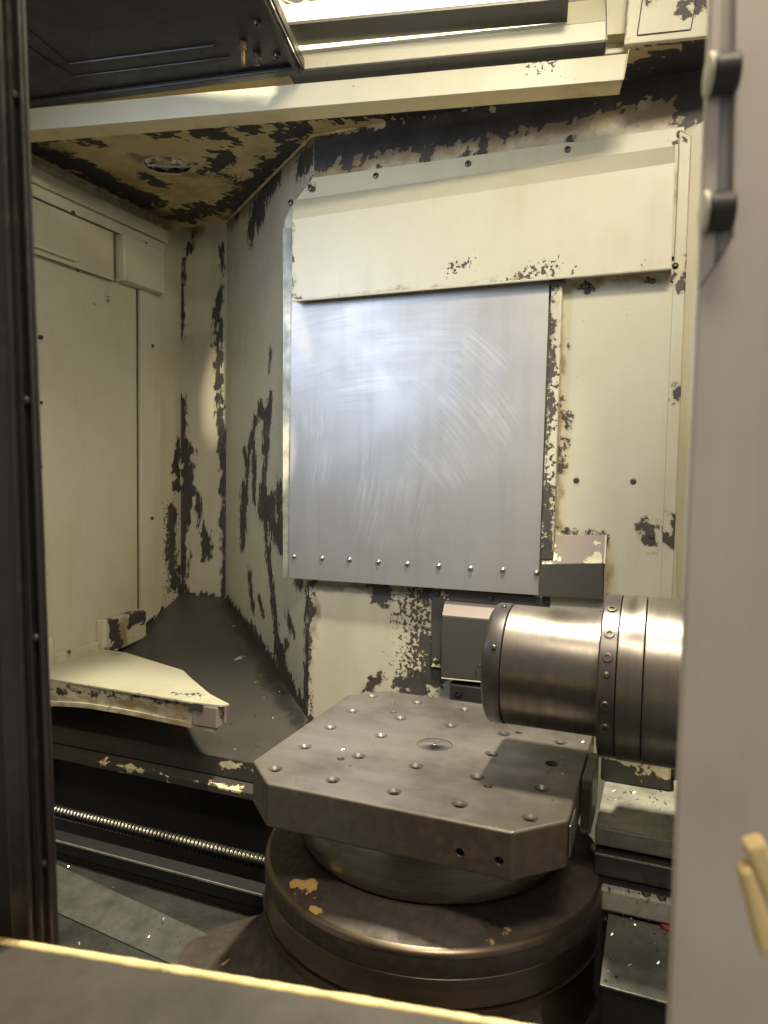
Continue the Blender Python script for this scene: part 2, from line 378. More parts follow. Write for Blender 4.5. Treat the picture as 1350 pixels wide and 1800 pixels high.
# back wall
bm = grid(BMn(), (-.555,.6,-.62), (.44,.6,-.62), (.44,.6,ZC), (-.555,.6,ZC), .009)
chB = [('chip', 0.0387, [(-0.5559, 0.6, 1.3229), (-0.4428, 0.6, 1.3129), (-0.3162, 0.6, 1.3275), (-0.225, 0.6, 1.3237), (-0.0943, 0.6, 1.3258), (0.0563, 0.6, 1.3313), (0.185, 0.6, 1.3424), (0.4003, 0.6, 1.3428)]), ('chip', 0.0253, [(-0.5283, 0.6, 1.2808)]), ('chip', 0.0333, [(-0.4555, 0.6, 1.2944)]), ('chip', 0.0141, [(-0.0906, 0.6, 1.2943), (-0.095, 0.6, 1.2449)]), ('chip', 0.0192, [(-0.2356, 0.6, 1.2642)]), ('chip', 0.011, [(-0.1307, 0.6, 1.2416)]), ('chip', 0.0258, [(-0.2472, 0.6, 1.3103)]), ('chip', 0.0208, [(-0.1976, 0.6, 1.2949)]), ('chip', 0.0172, [(0.0141, 0.6, 1.3091)]), ('chip', 0.0081, [(-0.3742, 0.6, 1.2475)]), ('chip', 0.0107, [(0.1115, 0.6, 1.2477)]), ('chip', 0.0464, [(0.3712, 0.6, 1.3539), (0.3853, 0.6, 1.291)]), ('chip', 0.0183, [(0.358, 0.6, 1.249)]), ('chip', 0.0098, [(-0.5497, 0.6, 0.1548), (-0.5567, 0.6, 0.0027), (-0.5569, 0.6, -0.1261), (-0.5518, 0.6, -0.247)]), ('chip', 0.0198, [(-0.3446, 0.6, 0.1549), (-0.3377, 0.6, 0.1295)]), ('chip', 0.0076, [(-0.2728, 0.6, 0.1046), (-0.2915, 0.6, 0.0817)]), ('chip', 0.0076, [(-0.2923, 0.6, 0.1241)]), ('speck', 0.0698, [(-0.2325, 0.6, 0.1412), (-0.2278, 0.6, 0.0666), (-0.2384, 0.6, -0.0251), (-0.243, 0.6, -0.1093)]), ('chip', 0.0238, [(-0.211, 0.6, 0.1549)]), ('chip', 0.0337, [(-0.1862, 0.6, -0.0567), (-0.2478, 0.6, -0.1053)]), ('chip', 0.0186, [(-0.2881, 0.6, -0.0891)]), ('chip', 0.0212, [(-0.2144, 0.6, 0.0228), (-0.1944, 0.6, -0.0351)]), ('chip', 0.011, [(-0.3405, 0.6, -0.0724), (-0.381, 0.6, -0.1227)]), ('chip', 0.0109, [(-0.3337, 0.6, -0.0824)]), ('chip', 0.0095, [(-0.3662, 0.6, -0.1098)]), ('stain', 0.0139, [(-0.5356, 0.6, 0.1479), (-0.3907, 0.6, 0.1528), (-0.2454, 0.6, 0.1551)]), ('stain', 0.016, [(-0.5332, 0.6, 0.1006), (-0.5374, 0.6, 0.0206)]), ('stain', 0.0641, [(-0.5416, 0.6, 1.2649), (-0.3154, 0.6, 1.285), (-0.0238, 0.6, 1.2977), (0.3566, 0.6, 1.2835)])]
struct(finish('wall_back', bm, M_wall, chips=chB), 'cream painted back wall of the machining chamber with paint flaking to dark grey')
bm = grid(BMn(), (.40,.68,-.62), (.95,.68,-.62), (.95,.68,ZC), (.40,.68,ZC), .03)
struct(finish('wall_right_recess', bm, M_wall, chips=[('chip',.05,[(.45,.68,1.36),(.45,.68,.2)])]), 'shaded recess of the chamber wall beside the right door')
bm = grid(BMn(), (.44,.6,-.62), (.44,.68,-.62), (.44,.68,ZC), (.44,.6,ZC), .02)
struct(finish('wall_recess_side', bm, M_wall), 'narrow side of the wall recess')
# angled wall
A0 = (-.555,.6); A1 = (-1.175,1.12)
bm = grid(BMn(), (*A1,-.62), (*A0,-.62), (*A0,ZC), (*A1,ZC), .009)
chA = [('chip', 0.0383, [(-0.9682, 0.9467, 1.2444), (-0.9376, 0.921, 1.3102), (-0.8404, 0.8395, 1.3334), (-0.7858, 0.7937, 1.3528)]), ('chip', 0.0302, [(-0.8726, 0.8665, 1.294), (-0.9019, 0.8911, 1.2696)]), ('chip', 0.0311, [(-0.6241, 0.658, 1.3097), (-0.5774, 0.6188, 1.314)]), ('chip', 0.0304, [(-1.0912, 1.0499, 1.3656)]), ('chip', 0.0165, [(-0.5725, 0.6147, 1.2294)]), ('chip', 0.0179, [(-0.8092, 0.8133, 0.6874), (-0.8273, 0.8285, 0.5641), (-0.854, 0.8509, 0.4192), (-0.8214, 0.8235, 0.2211)]), ('chip', 0.0193, [(-0.9226, 0.9084, 0.6237), (-0.9668, 0.9455, 0.5114), (-1.0031, 0.976, 0.3744), (-1.0253, 0.9947, 0.1935)]), ('chip', 0.0387, [(-1.0032, 0.9761, 0.3784), (-1.0164, 0.9871, 0.2645)]), ('chip', 0.0322, [(-0.8236, 0.8254, 0.348), (-0.7659, 0.777, 0.2552)]), ('chip', 0.0188, [(-0.9259, 0.9112, 0.5488), (-0.923, 0.9088, 0.3598)]), ('chip', 0.0154, [(-0.8077, 0.812, 0.8313), (-0.815, 0.8181, 0.7903)]), ('chip', 0.0168, [(-1.0053, 0.9778, 0.5313), (-0.9853, 0.9611, 0.4825)]), ('chip', 0.0282, [(-0.8792, 0.872, 0.6577), (-0.8282, 0.8292, 0.6178)]), ('chip', 0.0258, [(-0.8579, 0.8542, 0.4007), (-0.8738, 0.8675, 0.3258)]), ('chip', 0.0202, [(-0.8214, 0.8235, 0.2211), (-0.7865, 0.7943, 0.0822), (-0.7533, 0.7664, -0.0086)]), ('chip', 0.0219, [(-0.9609, 0.9406, 0.1046), (-0.9314, 0.9159, 0.0094)]), ('chip', 0.0339, [(-0.7366, 0.7523, -0.0839), (-0.6979, 0.7199, -0.1419), (-0.6256, 0.6592, -0.21)]), ('chip', 0.0289, [(-1.1667, 1.1133, -0.0359), (-0.9485, 0.9302, -0.0926), (-0.6972, 0.7194, -0.1766), (-0.5339, 0.5823, -0.2385)]), ('chip', 0.0144, [(-0.683, 0.7074, 0.0268), (-0.6469, 0.6771, -0.0096)]), ('chip', 0.0201, [(-0.7697, 0.7802, 0.032), (-0.7442, 0.7587, -0.0862)]), ('chip', 0.0123, [(-0.6779, 0.7031, -0.049), (-0.6989, 0.7208, -0.09)]), ('chip', 0.0134, [(-0.8824, 0.8747, 0.0433), (-0.8512, 0.8485, -0.0059)]), ('chip', 0.0241, [(-0.7456, 0.76, 0.4057), (-0.7273, 0.7446, 0.2339)]), ('chip', 0.0181, [(-0.5548, 0.5999, 0.1465), (-0.5642, 0.6077, 0.0002), (-0.5653, 0.6086, -0.2437)]), ('chip', 0.0139, [(-0.6329, 0.6654, 0.1475), (-0.6059, 0.6427, 0.1363)]), ('stain', 0.027, [(-1.1666, 1.1132, -0.0402), (-0.5434, 0.5902, -0.2344)]), ('stain', 0.0399, [(-1.1706, 1.1166, 1.3496), (-0.563, 0.6067, 1.3444)])]
chA += [('speck', r*1.5, q) for k, r, q in chA if k == 'chip' and r > .011]
chA += [('chip', 0.0261, [(-0.994, 0.9683, 0.4141), (-1.0107, 0.9824, 0.2154)]), ('chip', 0.0222, [(-0.8367, 0.8364, 0.6363), (-0.8516, 0.8489, 0.5286)]), ('chip', 0.0214, [(-0.7916, 0.7985, 0.3681), (-0.7503, 0.7639, 0.2483)]), ('chip', 0.0158, [(-0.6793, 0.7043, -0.1616), (-0.6429, 0.6737, -0.2082)])]
struct(finish('wall_angled', bm, M_wallv, chips=chA, fr=(34,34,11)), 'angled cream wall with long vertical dark streaks of missing paint')
# left end wall
bm = grid(BMn(), (-1.378,1.12,-.62), (-1.175,1.12,-.62), (-1.175,1.12,ZC), (-1.378,1.12,ZC), .009)
chE = [('chip', 0.0157, [(-1.2062, 1.12, 1.1187), (-1.2107, 1.12, 1.0158), (-1.2071, 1.12, 0.7238), (-1.1992, 1.12, 0.6186), (-1.1862, 1.12, 0.5131), (-1.1853, 1.12, 0.3009), (-1.1763, 1.12, -0.0097)]), ('chip', 0.023, [(-1.3346, 1.12, 1.2825)]), ('chip', 0.0101, [(-1.3653, 1.12, 1.2351), (-1.3729, 1.12, 0.9403)]), ('chip', 0.0182, [(-1.3728, 1.12, 0.7268), (-1.3754, 1.12, 0.5329)]), ('chip', 0.0327, [(-1.3623, 1.12, 0.533), (-1.3518, 1.12, 0.3815), (-1.3674, 1.12, 0.2282)]), ('chip', 0.0242, [(-1.3257, 1.12, 0.3714)]), ('chip', 0.022, [(-1.2738, 1.12, 0.2435), (-1.2556, 1.12, 0.1362)]), ('chip', 0.0138, [(-1.2998, 1.12, 0.3398), (-1.2893, 1.12, 0.2753)]), ('chip', 0.0204, [(-1.3674, 1.12, 0.2282), (-1.3673, 1.12, -0.0141)]), ('chip', 0.0223, [(-1.3779, 1.12, -0.0371), (-1.1712, 1.12, -0.0309)]), ('chip', 0.0119, [(-1.1995, 1.12, 1.2823), (-1.1941, 1.12, 1.1795)]), ('chip', 0.0102, [(-1.322, 1.12, 1.3395)]), ('stain', 0.0377, [(-1.4248, 1.12, 1.3665), (-1.2967, 1.12, 1.3431)]), ('stain', 0.0175, [(-1.1941, 1.12, 0.5975), (-1.1764, 1.12, 0.0011)])]
struct(finish('wall_end', bm, M_wallv, chips=chE, fr=(34,34,16)), 'narrow cream end wall in the far left corner with a dark chipped seam')
# left wall
bm = grid(BMn(), (-1.378,-.75,-.62), (-1.378,1.12,-.62), (-1.378,1.12,ZC), (-1.378,-.75,ZC), .012)
chL = [('chip', 0.0225, [(-1.378, 1.072, 0.2959), (-1.378, 1.0585, 0.1677), (-1.378, 1.0786, 0.0133)]), ('speck', 0.0494, [(-1.378, 1.0586, 0.2966), (-1.378, 1.0684, 0.0148)]), ('chip', 0.018, [(-1.378, 1.0993, 0.5538), (-1.378, 1.0925, 0.3814)]), ('chip', 0.0137, [(-1.378, 1.1062, 0.0753), (-1.378, 1.1132, -0.0249)]), ('chip', 0.019, [(-1.378, 1.0085, -0.0726), (-1.378, 0.8393, -0.133), (-1.378, 0.7279, -0.1675), (-1.378, 0.4861, -0.1491)]), ('stain', 0.0302, [(-1.378, 1.0597, 1.3534), (-1.378, 0.7666, 1.3539), (-1.378, 0.4149, 1.3632)])]
struct(finish('wall_left', bm, M_wall, chips=chL), 'cream side wall left of the chamber behind the pallet door')
# ceiling with a torn lamp opening
HC = V((-1.055,.632,ZC)); 
def in_hole(c):
    d = c-HC
    return (d.x/.072)**2+(d.y/.062)**2 < 1+.30*mnoise.noise(c*40)
bm = grid(BMn(), (-1.378,.12,ZC), (.95,.53,ZC), (.95,1.13,ZC), (-1.378,1.13,ZC), .0085, skip=in_hole)
chC = [('chip', 0.0521, [(-1.3483, 0.4171, 1.36), (-1.3243, 0.5184, 1.36), (-1.33, 0.7131, 1.36), (-1.309, 0.8453, 1.36)]), ('chip', 0.0468, [(-1.3354, 0.7985, 1.36), (-1.323, 0.8738, 1.36)]), ('chip', 0.0467, [(-0.9745, 0.3895, 1.36), (-0.939, 0.4356, 1.36)]), ('chip', 0.042, [(-0.8479, 0.4471, 1.36), (-0.7976, 0.5339, 1.36)]), ('chip', 0.0406, [(-0.8061, 0.4385, 1.36), (-0.6775, 0.4514, 1.36)]), ('chip', 0.0384, [(-0.866, 0.6354, 1.36), (-0.9614, 0.7169, 1.36)]), ('chip', 0.0592, [(-1.2904, 1.0266, 1.36), (-1.1886, 0.9763, 1.36)]), ('chip', 0.0383, [(-1.0883, 0.9927, 1.36), (-0.9173, 0.8636, 1.36), (-0.7592, 0.7342, 1.36)]), ('chip', 0.0401, [(-0.8434, 0.7935, 1.36), (-0.6442, 0.6612, 1.36)]), ('chip', 0.0279, [(-0.6912, 0.4466, 1.36), (-0.6972, 0.5099, 1.36)]), ('chip', 0.0733, [(-0.48, 0.4746, 1.36), (-0.2907, 0.5293, 1.36), (-0.0191, 0.568, 1.36), (0.2333, 0.6142, 1.36), (0.398, 0.5623, 1.36)]), ('chip', 0.0516, [(-0.5816, 0.4851, 1.36), (-0.4865, 0.4875, 1.36)]), ('chip', 0.0411, [(-0.6364, 0.5829, 1.36), (-0.5697, 0.5544, 1.36)]), ('chip', 0.0647, [(0.3691, 0.5293, 1.36), (0.3907, 0.6699, 1.36)]), ('chip', 0.0284, [(-1.1814, 0.3753, 1.36), (-1.1611, 0.4366, 1.36)]), ('chip', 0.0285, [(-1.1801, 0.7348, 1.36), (-1.1721, 0.6901, 1.36)]), ('chip', 0.0312, [(-1.2615, 0.3652, 1.36), (-1.2875, 0.3419, 1.36)]), ('speck', 0.0438, [(-0.935, 0.7621, 1.36), (-0.9433, 0.8547, 1.36)]), ('stain', 0.0634, [(-1.3125, 0.3839, 1.36), (-1.3511, 1.0251, 1.36)]), ('stain', 0.0389, [(-1.104, 0.5532, 1.36), (-1.0352, 0.7278, 1.36)]), ('stain', 0.0496, [(-1.1368, 1.0657, 1.36), (-0.5717, 0.6234, 1.36)])]
struct(finish('ceiling', bm, M_ceil, chips=chC), 'low tan chamber ceiling with large flaked patches and a torn oval opening')
# pit behind and below
bm = grid(BMn(), (-1.378,.47,-1.3), (.95,.47,-1.3), (.95,.47,-.36), (-1.378,.47,-.36), .2)
grid(bm, (-1.378,-.02,-1.3), (.95,-.02,-1.3), (.95,.47,-1.3), (-1.378,.47,-1.3), .2); grid(bm, (-1.378,-.02,-1.3), (.95,-.02,-1.3), (.95,-.02,-.362), (-1.378,-.02,-.362), .2)
struct(finish('wall_pit', bm, M_pit), 'black back of the pit under the floor plate')
# tray floor under the table, with folds running across it
r1a, r1b = Vector((-.79,-.080,-.346)), Vector((-.318,-.155,-.346))
r2a, r2b = Vector((-.68,-.190,-.356)), Vector((-.357,-.227,-.356))
d1 = (r1b-r1a); d2 = (r2b-r2a)
L1, R1 = r1a-d1*1.3, r1b+d1*2.8; L2, R2 = r2a-d2*2.2, r2b+d2*3.5
bm = BMn()
grid(bm, L1, R1, (R1.x,-.02,-.36), (L1.x,-.02,-.36), .05)
struct(finish('floor_tray', bm, M_tray), 'oily grey chip tray floor under the table')
bm = BMn(); grid(bm, L2+Vector((0,0,.002)), R2+Vector((0,0,.002)), R1+Vector((0,0,.001)), L1+Vector((0,0,.001)), .05)
struct(finish('floor_tray_fold', bm, M_traylight), 'lighter fold of the chip tray')
bm = BMn(); grid(bm, (L2.x,-.72,-.40), (R2.x,-.72,-.40), R2, L2, .05)
struct(finish('floor_tray_front', bm, M_tray), 'dark front slope of the chip tray')

# ------------------------------------------------------------------ sloped floor plate
t = thing('floor_plate', 'dark grey sloped floor plate in the left corner below the angled wall', 'plate', (-1.0,.6,-.35))
sl = lambda x, y: (x, y, -.23+.4*(y-.6))
poly = [sl(-1.376,.424), sl(-.546,.424), sl(-.553,.602), sl(-1.176,1.118), sl(-1.376,1.118)]
bm = prism(BMn(), poly, (0,.0037,-.0093), .0015); dice(bm, 'x', .02); dice(bm, 'y', .02)
finish('plate', bm, M_floorpaint, t, chips=[('chip', 0.0134, [(-0.9026, 0.8057, -0.1477)]), ('chip', 0.0109, [(-0.7945, 0.736, -0.1756), (-0.793, 0.7203, -0.1819)]), ('chip', 0.0061, [(-1.0393, 0.9471, -0.0912)]), ('chip', 0.006, [(-0.9699, 0.9355, -0.0958)]), ('stain', 0.034, [(-1.1456, 1.0817, -0.0373), (-0.7984, 0.7901, -0.154), (-0.5434, 0.5567, -0.2473)])])  # 'stain' entry: darker band along the foot of the angled wall
bm = prism(BMn(), [(-1.376,.4225,-.300),(-.548,.4225,-.300),(-.548,.4225,-.352),(-1.376,.4225,-.352)], (0,.006,0), .001); dice(bm,'x',.012); dice(bm,'z',.012)
finish('front_lip', bm, M_lip, t, chips=[('chip', 0.0049, [(-0.6224, 0.4225, -0.3156), (-0.7187, 0.4225, -0.3213)])])
bm = prism(BMn(), [(-1.376,.4225,-.354),(-1.376,.392,-.366),(-1.376,.392,-.384),(-1.376,.43,-.384)], (.828,0,0), .0015); dice(bm,'x',.012)
finish('lower_ledge', bm, M_lip, t, chips=[('chip', 0.013, [(-0.7803, 0.395, -0.3538), (-0.7176, 0.395, -0.3504), (-0.6051, 0.395, -0.3514)]), ('chip', 0.014, [(-1.097, 0.395, -0.3503), (-0.9775, 0.395, -0.3499), (-0.8705, 0.395, -0.3507)]), ('chip', 0.0048, [(-0.6391, 0.395, -0.3743), (-0.605, 0.395, -0.3755)]), ('chip', 0.0036, [(-1.0971, 0.395, -0.3701), (-0.9582, 0.395, -0.3691)])])

# ------------------------------------------------------------------ guard arm on the left
zb = -.13
pts = [V(q) for q in [(-1.2603, 0.3132, -0.13), (-1.2564, 0.345, -0.13), (-1.2873, 0.6437, -0.13), (-1.2403, 0.658, -0.13), (-0.9528, 0.5686, -0.13), (-0.8876, 0.5157, -0.13), (-0.7491, 0.4136, -0.13), (-0.6603, 0.3676, -0.13), (-0.6761, 0.3507, -0.13), (-0.7623, 0.3409, -0.13), (-1.0087, 0.3433, -0.13)]]
t = thing('splash_guard', 'cream pointed splash guard with arched underside in front of the pallet door', 'guard', (-1.0,.45,-.2))
edge = [V(q) for q in [(-1.2564, 0.345, -0.13), (-1.0087, 0.3433, -0.13), (-0.7623, 0.3409, -0.13), (-0.6761, 0.3507, -0.13)]]
top = [Vector((-1.374,.30,zb)), edge[0], edge[1], edge[2], edge[3], pts[7], pts[6], pts[5], pts[4], pts[3], Vector((-1.374,.66,zb))]
bm = prism(BMn(), top, (0,0,-.006), .001); dice(bm,'x',.015); dice(bm,'y',.015)
finish('top_plate', bm, M_panel, t, chips=[('speck', 0.0161, [(-0.8362, 0.3844, -0.13), (-0.7705, 0.3933, -0.13)]), ('chip', 0.0039, [(-1.253, 0.6285, -0.13)]), ('chip', 0.0037, [(-1.1249, 0.5084, -0.13)]), ('chip', 0.0043, [(-1.1404, 0.3163, -0.13), (-1.1338, 0.3137, -0.13)]), ('chip', 0.005, [(-1.1879, 0.3231, -0.13), (-0.9983, 0.3317, -0.13), (-0.7608, 0.3317, -0.13)])])
# arched web below the front edge
base_l = Vector((-1.374,.345,zb-.006)); e1 = Vector((-.69,.352,zb-.006)); n = 26
upv, lov = [], []
for i in range(n+1):
    f = i/n; q = base_l.lerp(e1, f); upv.append(q)
    dep = .046 + .034*max(0, (.45-f)/.45)**1.6 + .008*max(0, (f-.6)/.4)
    lov.append(q-Vector((0,0,dep)))
bm = BMn()
prism(bm, upv+lov[::-1], (0,.010,0), 0); dice(bm,'x',.012); dice(bm,'z',.012)
finish('arched_web', bm, M_panel, t, chips=[('chip', 0.0051, [(-1.2526, 0.345, -0.1572), (-1.0104, 0.345, -0.151), (-0.7706, 0.345, -0.1428)]), ('stain', 0.0169, [(-1.253, 0.345, -0.185), (-0.7706, 0.345, -0.1577)]), ('chip', 0.0051, [(-1.0493, 0.345, -0.1578)]), ('chip', 0.0071, [(-1.2212, 0.345, -0.1613), (-1.1389, 0.345, -0.1554)]), ('stain', 0.0118, [(-1.2537, 0.345, -0.2342), (-0.9914, 0.345, -0.1968), (-0.7356, 0.345, -0.1855)])])
bm = BMn()
lo2 = [q+Vector((0,0,-.013)) for q in lov]
prism(bm, lov+lo2[::-1], (0,.016,0), 0)
for v in bm.verts: v.co.y -= .005
dice(bm,'x',.012)
finish('bottom_lip', bm, M_panel, t, chips=[('stain',.02,[tuple(lov[0]),tuple(lov[-1])])])
bm = BMn(); box(bm, (-.757,.344,zb-.062), (-.682,.392,zb-.007), .003)
eb = finish('end_block', bm, M_bare, t, chips=[('chip',.01,[(-.75,.344,zb-.02)])])
fasten(ME_socket, (-.6815,.368,zb-.032), (1,0,0), eb, 'bolt_hole', 1.1)
bm = BMn(); box(bm, (-0.7631, 0.342, -0.1334), (-.722,.3435,zb-.022), .0005)
finish('dark_shim', bm, M_darkbox, t)
for q in [(-1.15, 0.3278, -0.136), (-1.002, 0.3401, -0.136)]: fasten(ME_small, V(q)+Vector((0,-.004,.0015)), (0,-.8,.5), t, 'screw')

# ------------------------------------------------------------------ pallet door in left wall
t = thing('pallet_door', 'cream sheet metal pallet door filling the left side wall', 'door', (-1.37,.5,-.15))
bm = BMn(); prism(bm, [(-1.368,-.2,-.16),(-1.368,.862,-.16),(-1.368,.862,1.27),(-1.368,-.2,1.27)], (-.008,0,0), .0015); dice(bm,'y',.03); dice(bm,'z',.03)
finish('door_panel', bm, M_panel, t, chips=[('chip', 0.0072, [(-1.368, 0.727, 1.049), (-1.368, 0.7266, 0.9941)]), ('chip', 0.0072, [(-1.368, 0.6809, 0.9897), (-1.368, 0.7266, 0.9922)]), ('chip', 0.0113, [(-1.368, 0.4428, 0.2012), (-1.368, 0.4422, 0.1587)]), ('chip', 0.0094, [(-1.368, 0.4475, 0.0896)]), ('stain', 0.0188, [(-1.368, 0.4432, 0.2267), (-1.368, 0.4411, 0.082)]), ('stain', 0.0128, [(-1.368, 0.8898, 0.5859), (-1.368, 0.8809, -0.0589)])])
def strip(name, X0, q, dx, mat, bev=.002, par=None, chips=None):
    b_ = BMn(); prism(b_, [V(a) for a in q], (dx,0,0), bev)
    if chips: dice(b_,'y',.012); dice(b_,'z',.012)
    return finish(name, b_, mat, par or t, chips=chips)
strip('edge_frame', -1.356, [(-1.356,.872,-.10),(-1.356,.948,-.07),(-1.356,.948,1.26),(-1.356,.872,1.26)], -.02, M_panel)
strip('edge_frame', -1.362, [(-1.364,.952,-.09),(-1.364,.985,-.06),(-1.364,.985,1.29),(-1.364,.952,1.29)], -.013, M_panel)
strip('header', -1.335, [(-1.335,-.2,1.262),(-1.335,.99,1.262),(-1.335,.99,1.306),(-1.335,-.2,1.306)], -.04, M_panel, .003)
strip('header_lip', -1.345, [(-1.345,-.2,1.226),(-1.345,.985,1.226),(-1.345,.985,1.2605),(-1.345,-.2,1.2605)], -.03, M_panel)
strip('hood', -1.35, [(-1.352,-.2,1.07),(-1.352,.735,1.07),(-1.352,.735,1.2245),(-1.352,-.2,1.2245)], -.015, M_panel)
strip('hood_lip', -1.335, [(-1.336,-.2,1.085),(-1.336,.565,1.085),(-1.336,.565,1.10),(-1.336,-.2,1.10)], -.015, M_panel)
strip('corner_box', -1.32, [(-1.322,.752,1.075),(-1.322,.955,1.075),(-1.322,.955,1.224),(-1.322,.752,1.224)], -.045, M_panel, .004)
c1 = [(-1.335, 0.687, -0.024), (-1.335, 0.8653, -0.0166), (-1.335, 0.8709, -0.115), (-1.335, 0.6861, -0.1338)]
strip('lower_corner_box', 0, [(-1.33,.66,-.155),(-1.33,.865,-.135),(-1.33,.865,-.035),(-1.33,.66,-.035)], -.038, M_panel, .006, chips=[('chip', 0.0224, [(-1.33, 0.7022, -0.0606), (-1.33, 0.7176, -0.1308)]), ('chip', 0.0251, [(-1.33, 0.784, -0.0533), (-1.33, 0.8414, -0.0522)]), ('stain', 0.0413, [(-1.33, 0.7424, -0.0686), (-1.33, 0.7557, -0.1296)]), ('chip', 0.0163, [(-1.33, 0.7149, -0.1398), (-1.33, 0.6753, -0.1459)])])
strip('lower_ledge', 0, [(-1.35,.46,-.155),(-1.35,.655,-.155),(-1.35,.655,-.105),(-1.35,.46,-.105)], -.02, M_panel, .004, chips=[('chip', 0.0078, [(-1.35, 0.5215, -0.1334)]), ('chip', 0.008, [(-1.35, 0.6112, -0.1386)]), ('chip', 0.0039, [(-1.35, 0.522, -0.0942), (-1.35, 0.526, -0.1345)]), ('stain', 0.012, [(-1.35, 0.5266, -0.0899), (-1.35, 0.6978, -0.0903)])])
strip('lower_end_box', 0, [(-1.325,.2,-.155),(-1.325,.455,-.155),(-1.325,.455,-.04),(-1.325,.2,-.04)], -.045, M_panel, .012, chips=[('chip', 0.0095, [(-1.325, 0.4686, -0.0621)]), ('chip', 0.0038, [(-1.325, 0.4521, 0.0068)])])
strip('side_tab', 0, [(-1.362,.2,.815),(-1.362,.405,.815),(-1.362,.405,.85),(-1.362,.2,.85)], -.006, M_panel, .001)
strip('window_slot', 0, [(-1.3665,.2,.1),(-1.3665,.345,.1),(-1.3665,.345,.812),(-1.3665,.2,.812)], -.001, M_pit, 0)
for a_, b_ in (((-1.3675,.866,-.13),(-1.3675,.866,1.07)), ((-1.363,.9505,-.09),(-1.363,.9505,1.2)), ((-1.3765,.988,-.06),(-1.3765,.988,1.30)), ((-1.351,.742,1.075),(-1.351,.742,1.222)), ((-1.3505,-.2,1.0685),(-1.3505,.74,1.0685)), ((-1.344,-.2,1.225),(-1.344,.985,1.225)), ((-1.3685,.45,-.158),(-1.3685,.87,-.158))):
    bm = BMn(); tube(bm, [a_, b_], .0016, 6); finish('seam', bm, M_darkbox, t)
for q in [(-1.345, 0.5553, 1.2284), (-1.345, 0.8825, 1.2299)]: fasten(ME_screw, q, (1,0,0), t, 'screw')
for q in [(-1.356, 0.9303, 0.8921), (-1.356, 0.9252, 0.2818)]: fasten(ME_screw, q, (1,0,0), t, 'screw')
for q in [(-1.368, 0.4493, 0.65), (-1.368, 0.4466, 0.4628), (-1.368, 0.4439, 0.2775), (-1.368, 0.4518, 0.0889), (-1.368, 0.8907, 0.7939), (-1.368, 0.8864, 0.4862), (-1.368, 0.8821, 0.2052), (-1.368, 0.6644, 1.0825), (-1.368, 0.5952, 1.0701)]: fasten(ME_small, q, (1,0,0), t, 'screw', 1.2)
fasten(ME_screw, (-1.362, 0.4464, 0.8393), (1,0,0), t, 'screw')

# ------------------------------------------------------------------ ceiling lamp recess
t = thing('ceiling_lamp', 'broken glossy lamp lens seen through the torn oval hole in the ceiling', 'lamp', tuple(HC))
bm = BMn(); lathe(bm, [(.115,.003),(.11,.05),(.07,.075),(0,.08)], HC, (0,0,1), 32)
finish('housing', bm, M_black, t, smooth=True)
bm = BMn(); grid(bm, HC+V((-.1,-.1,.008)), HC+V((.1,-.1,.012)), HC+V((.1,.1,.006)), HC+V((-.1,.1,.010)), .012)
for v in bm.verts: v.co.z += .016*mnoise.noise(v.co*45)
finish('lens', bm, M_foil, t, smooth='all')
bm = BMn(); tube(bm, [HC+V((-.08,-.02,.004)), HC+V((.0,.015,.002)), HC+V((.075,.045,.004))], .0035, 8)
finish('lens_bar', bm, M_bright, t, smooth=True)
bm = BMn(); rp = []
for i in range(60):
    a = 2*PI*i/60; k_ = 1+.10*mnoise.noise(Vector((math.cos(a)*2, math.sin(a)*2, 3.1)))
    rp.append(HC+V((.073*k_*math.cos(a), .063*k_*math.sin(a), -.001+.003*mnoise.noise(Vector((math.cos(a)*5, math.sin(a)*5, 0))))))
tube(bm, rp+rp[:1], .0024, 6, cap=False); finish('torn_edge', bm, M_panel, t, smooth='all')
t2 = thing('ceiling_bolt', 'round dark bolt in the flaked ceiling above the pallet door', 'bolt', (-1.3152, 0.8817, 1.358))
fasten(ME_screw, (-1.3152, 0.8817, 1.358), (0,0,-1), t2, 'bolt_head', 2.2)
t2 = thing('ceiling_bolt', 'small dark bolt in the ceiling just below the roof beam', 'bolt', (-1.0543, 0.3804, 1.358))
fasten(ME_screw, (-1.0543, 0.3804, 1.358), (0,0,-1), t2, 'bolt_head', 2.0)
# weld seam at ceiling joint
bm = BMn(); sp = [Vector(A1+(ZC-.004,)).lerp(Vector(A0+(ZC-.004,)), i/30)+Vector((-.004,-.005,0)) for i in range(31)]
sp += [Vector((-.555+.005*i,.595,ZC-.004)) for i in range(1, 26)]
tube(bm, sp, [.0045+.0018*math.sin(i*2.3) for i in range(len(sp))], 8)
tag(finish('weld_seam', bm, M_ceil, smooth='all'), 'tan weld seam along the joint of ceiling and angled wall', 'seam')

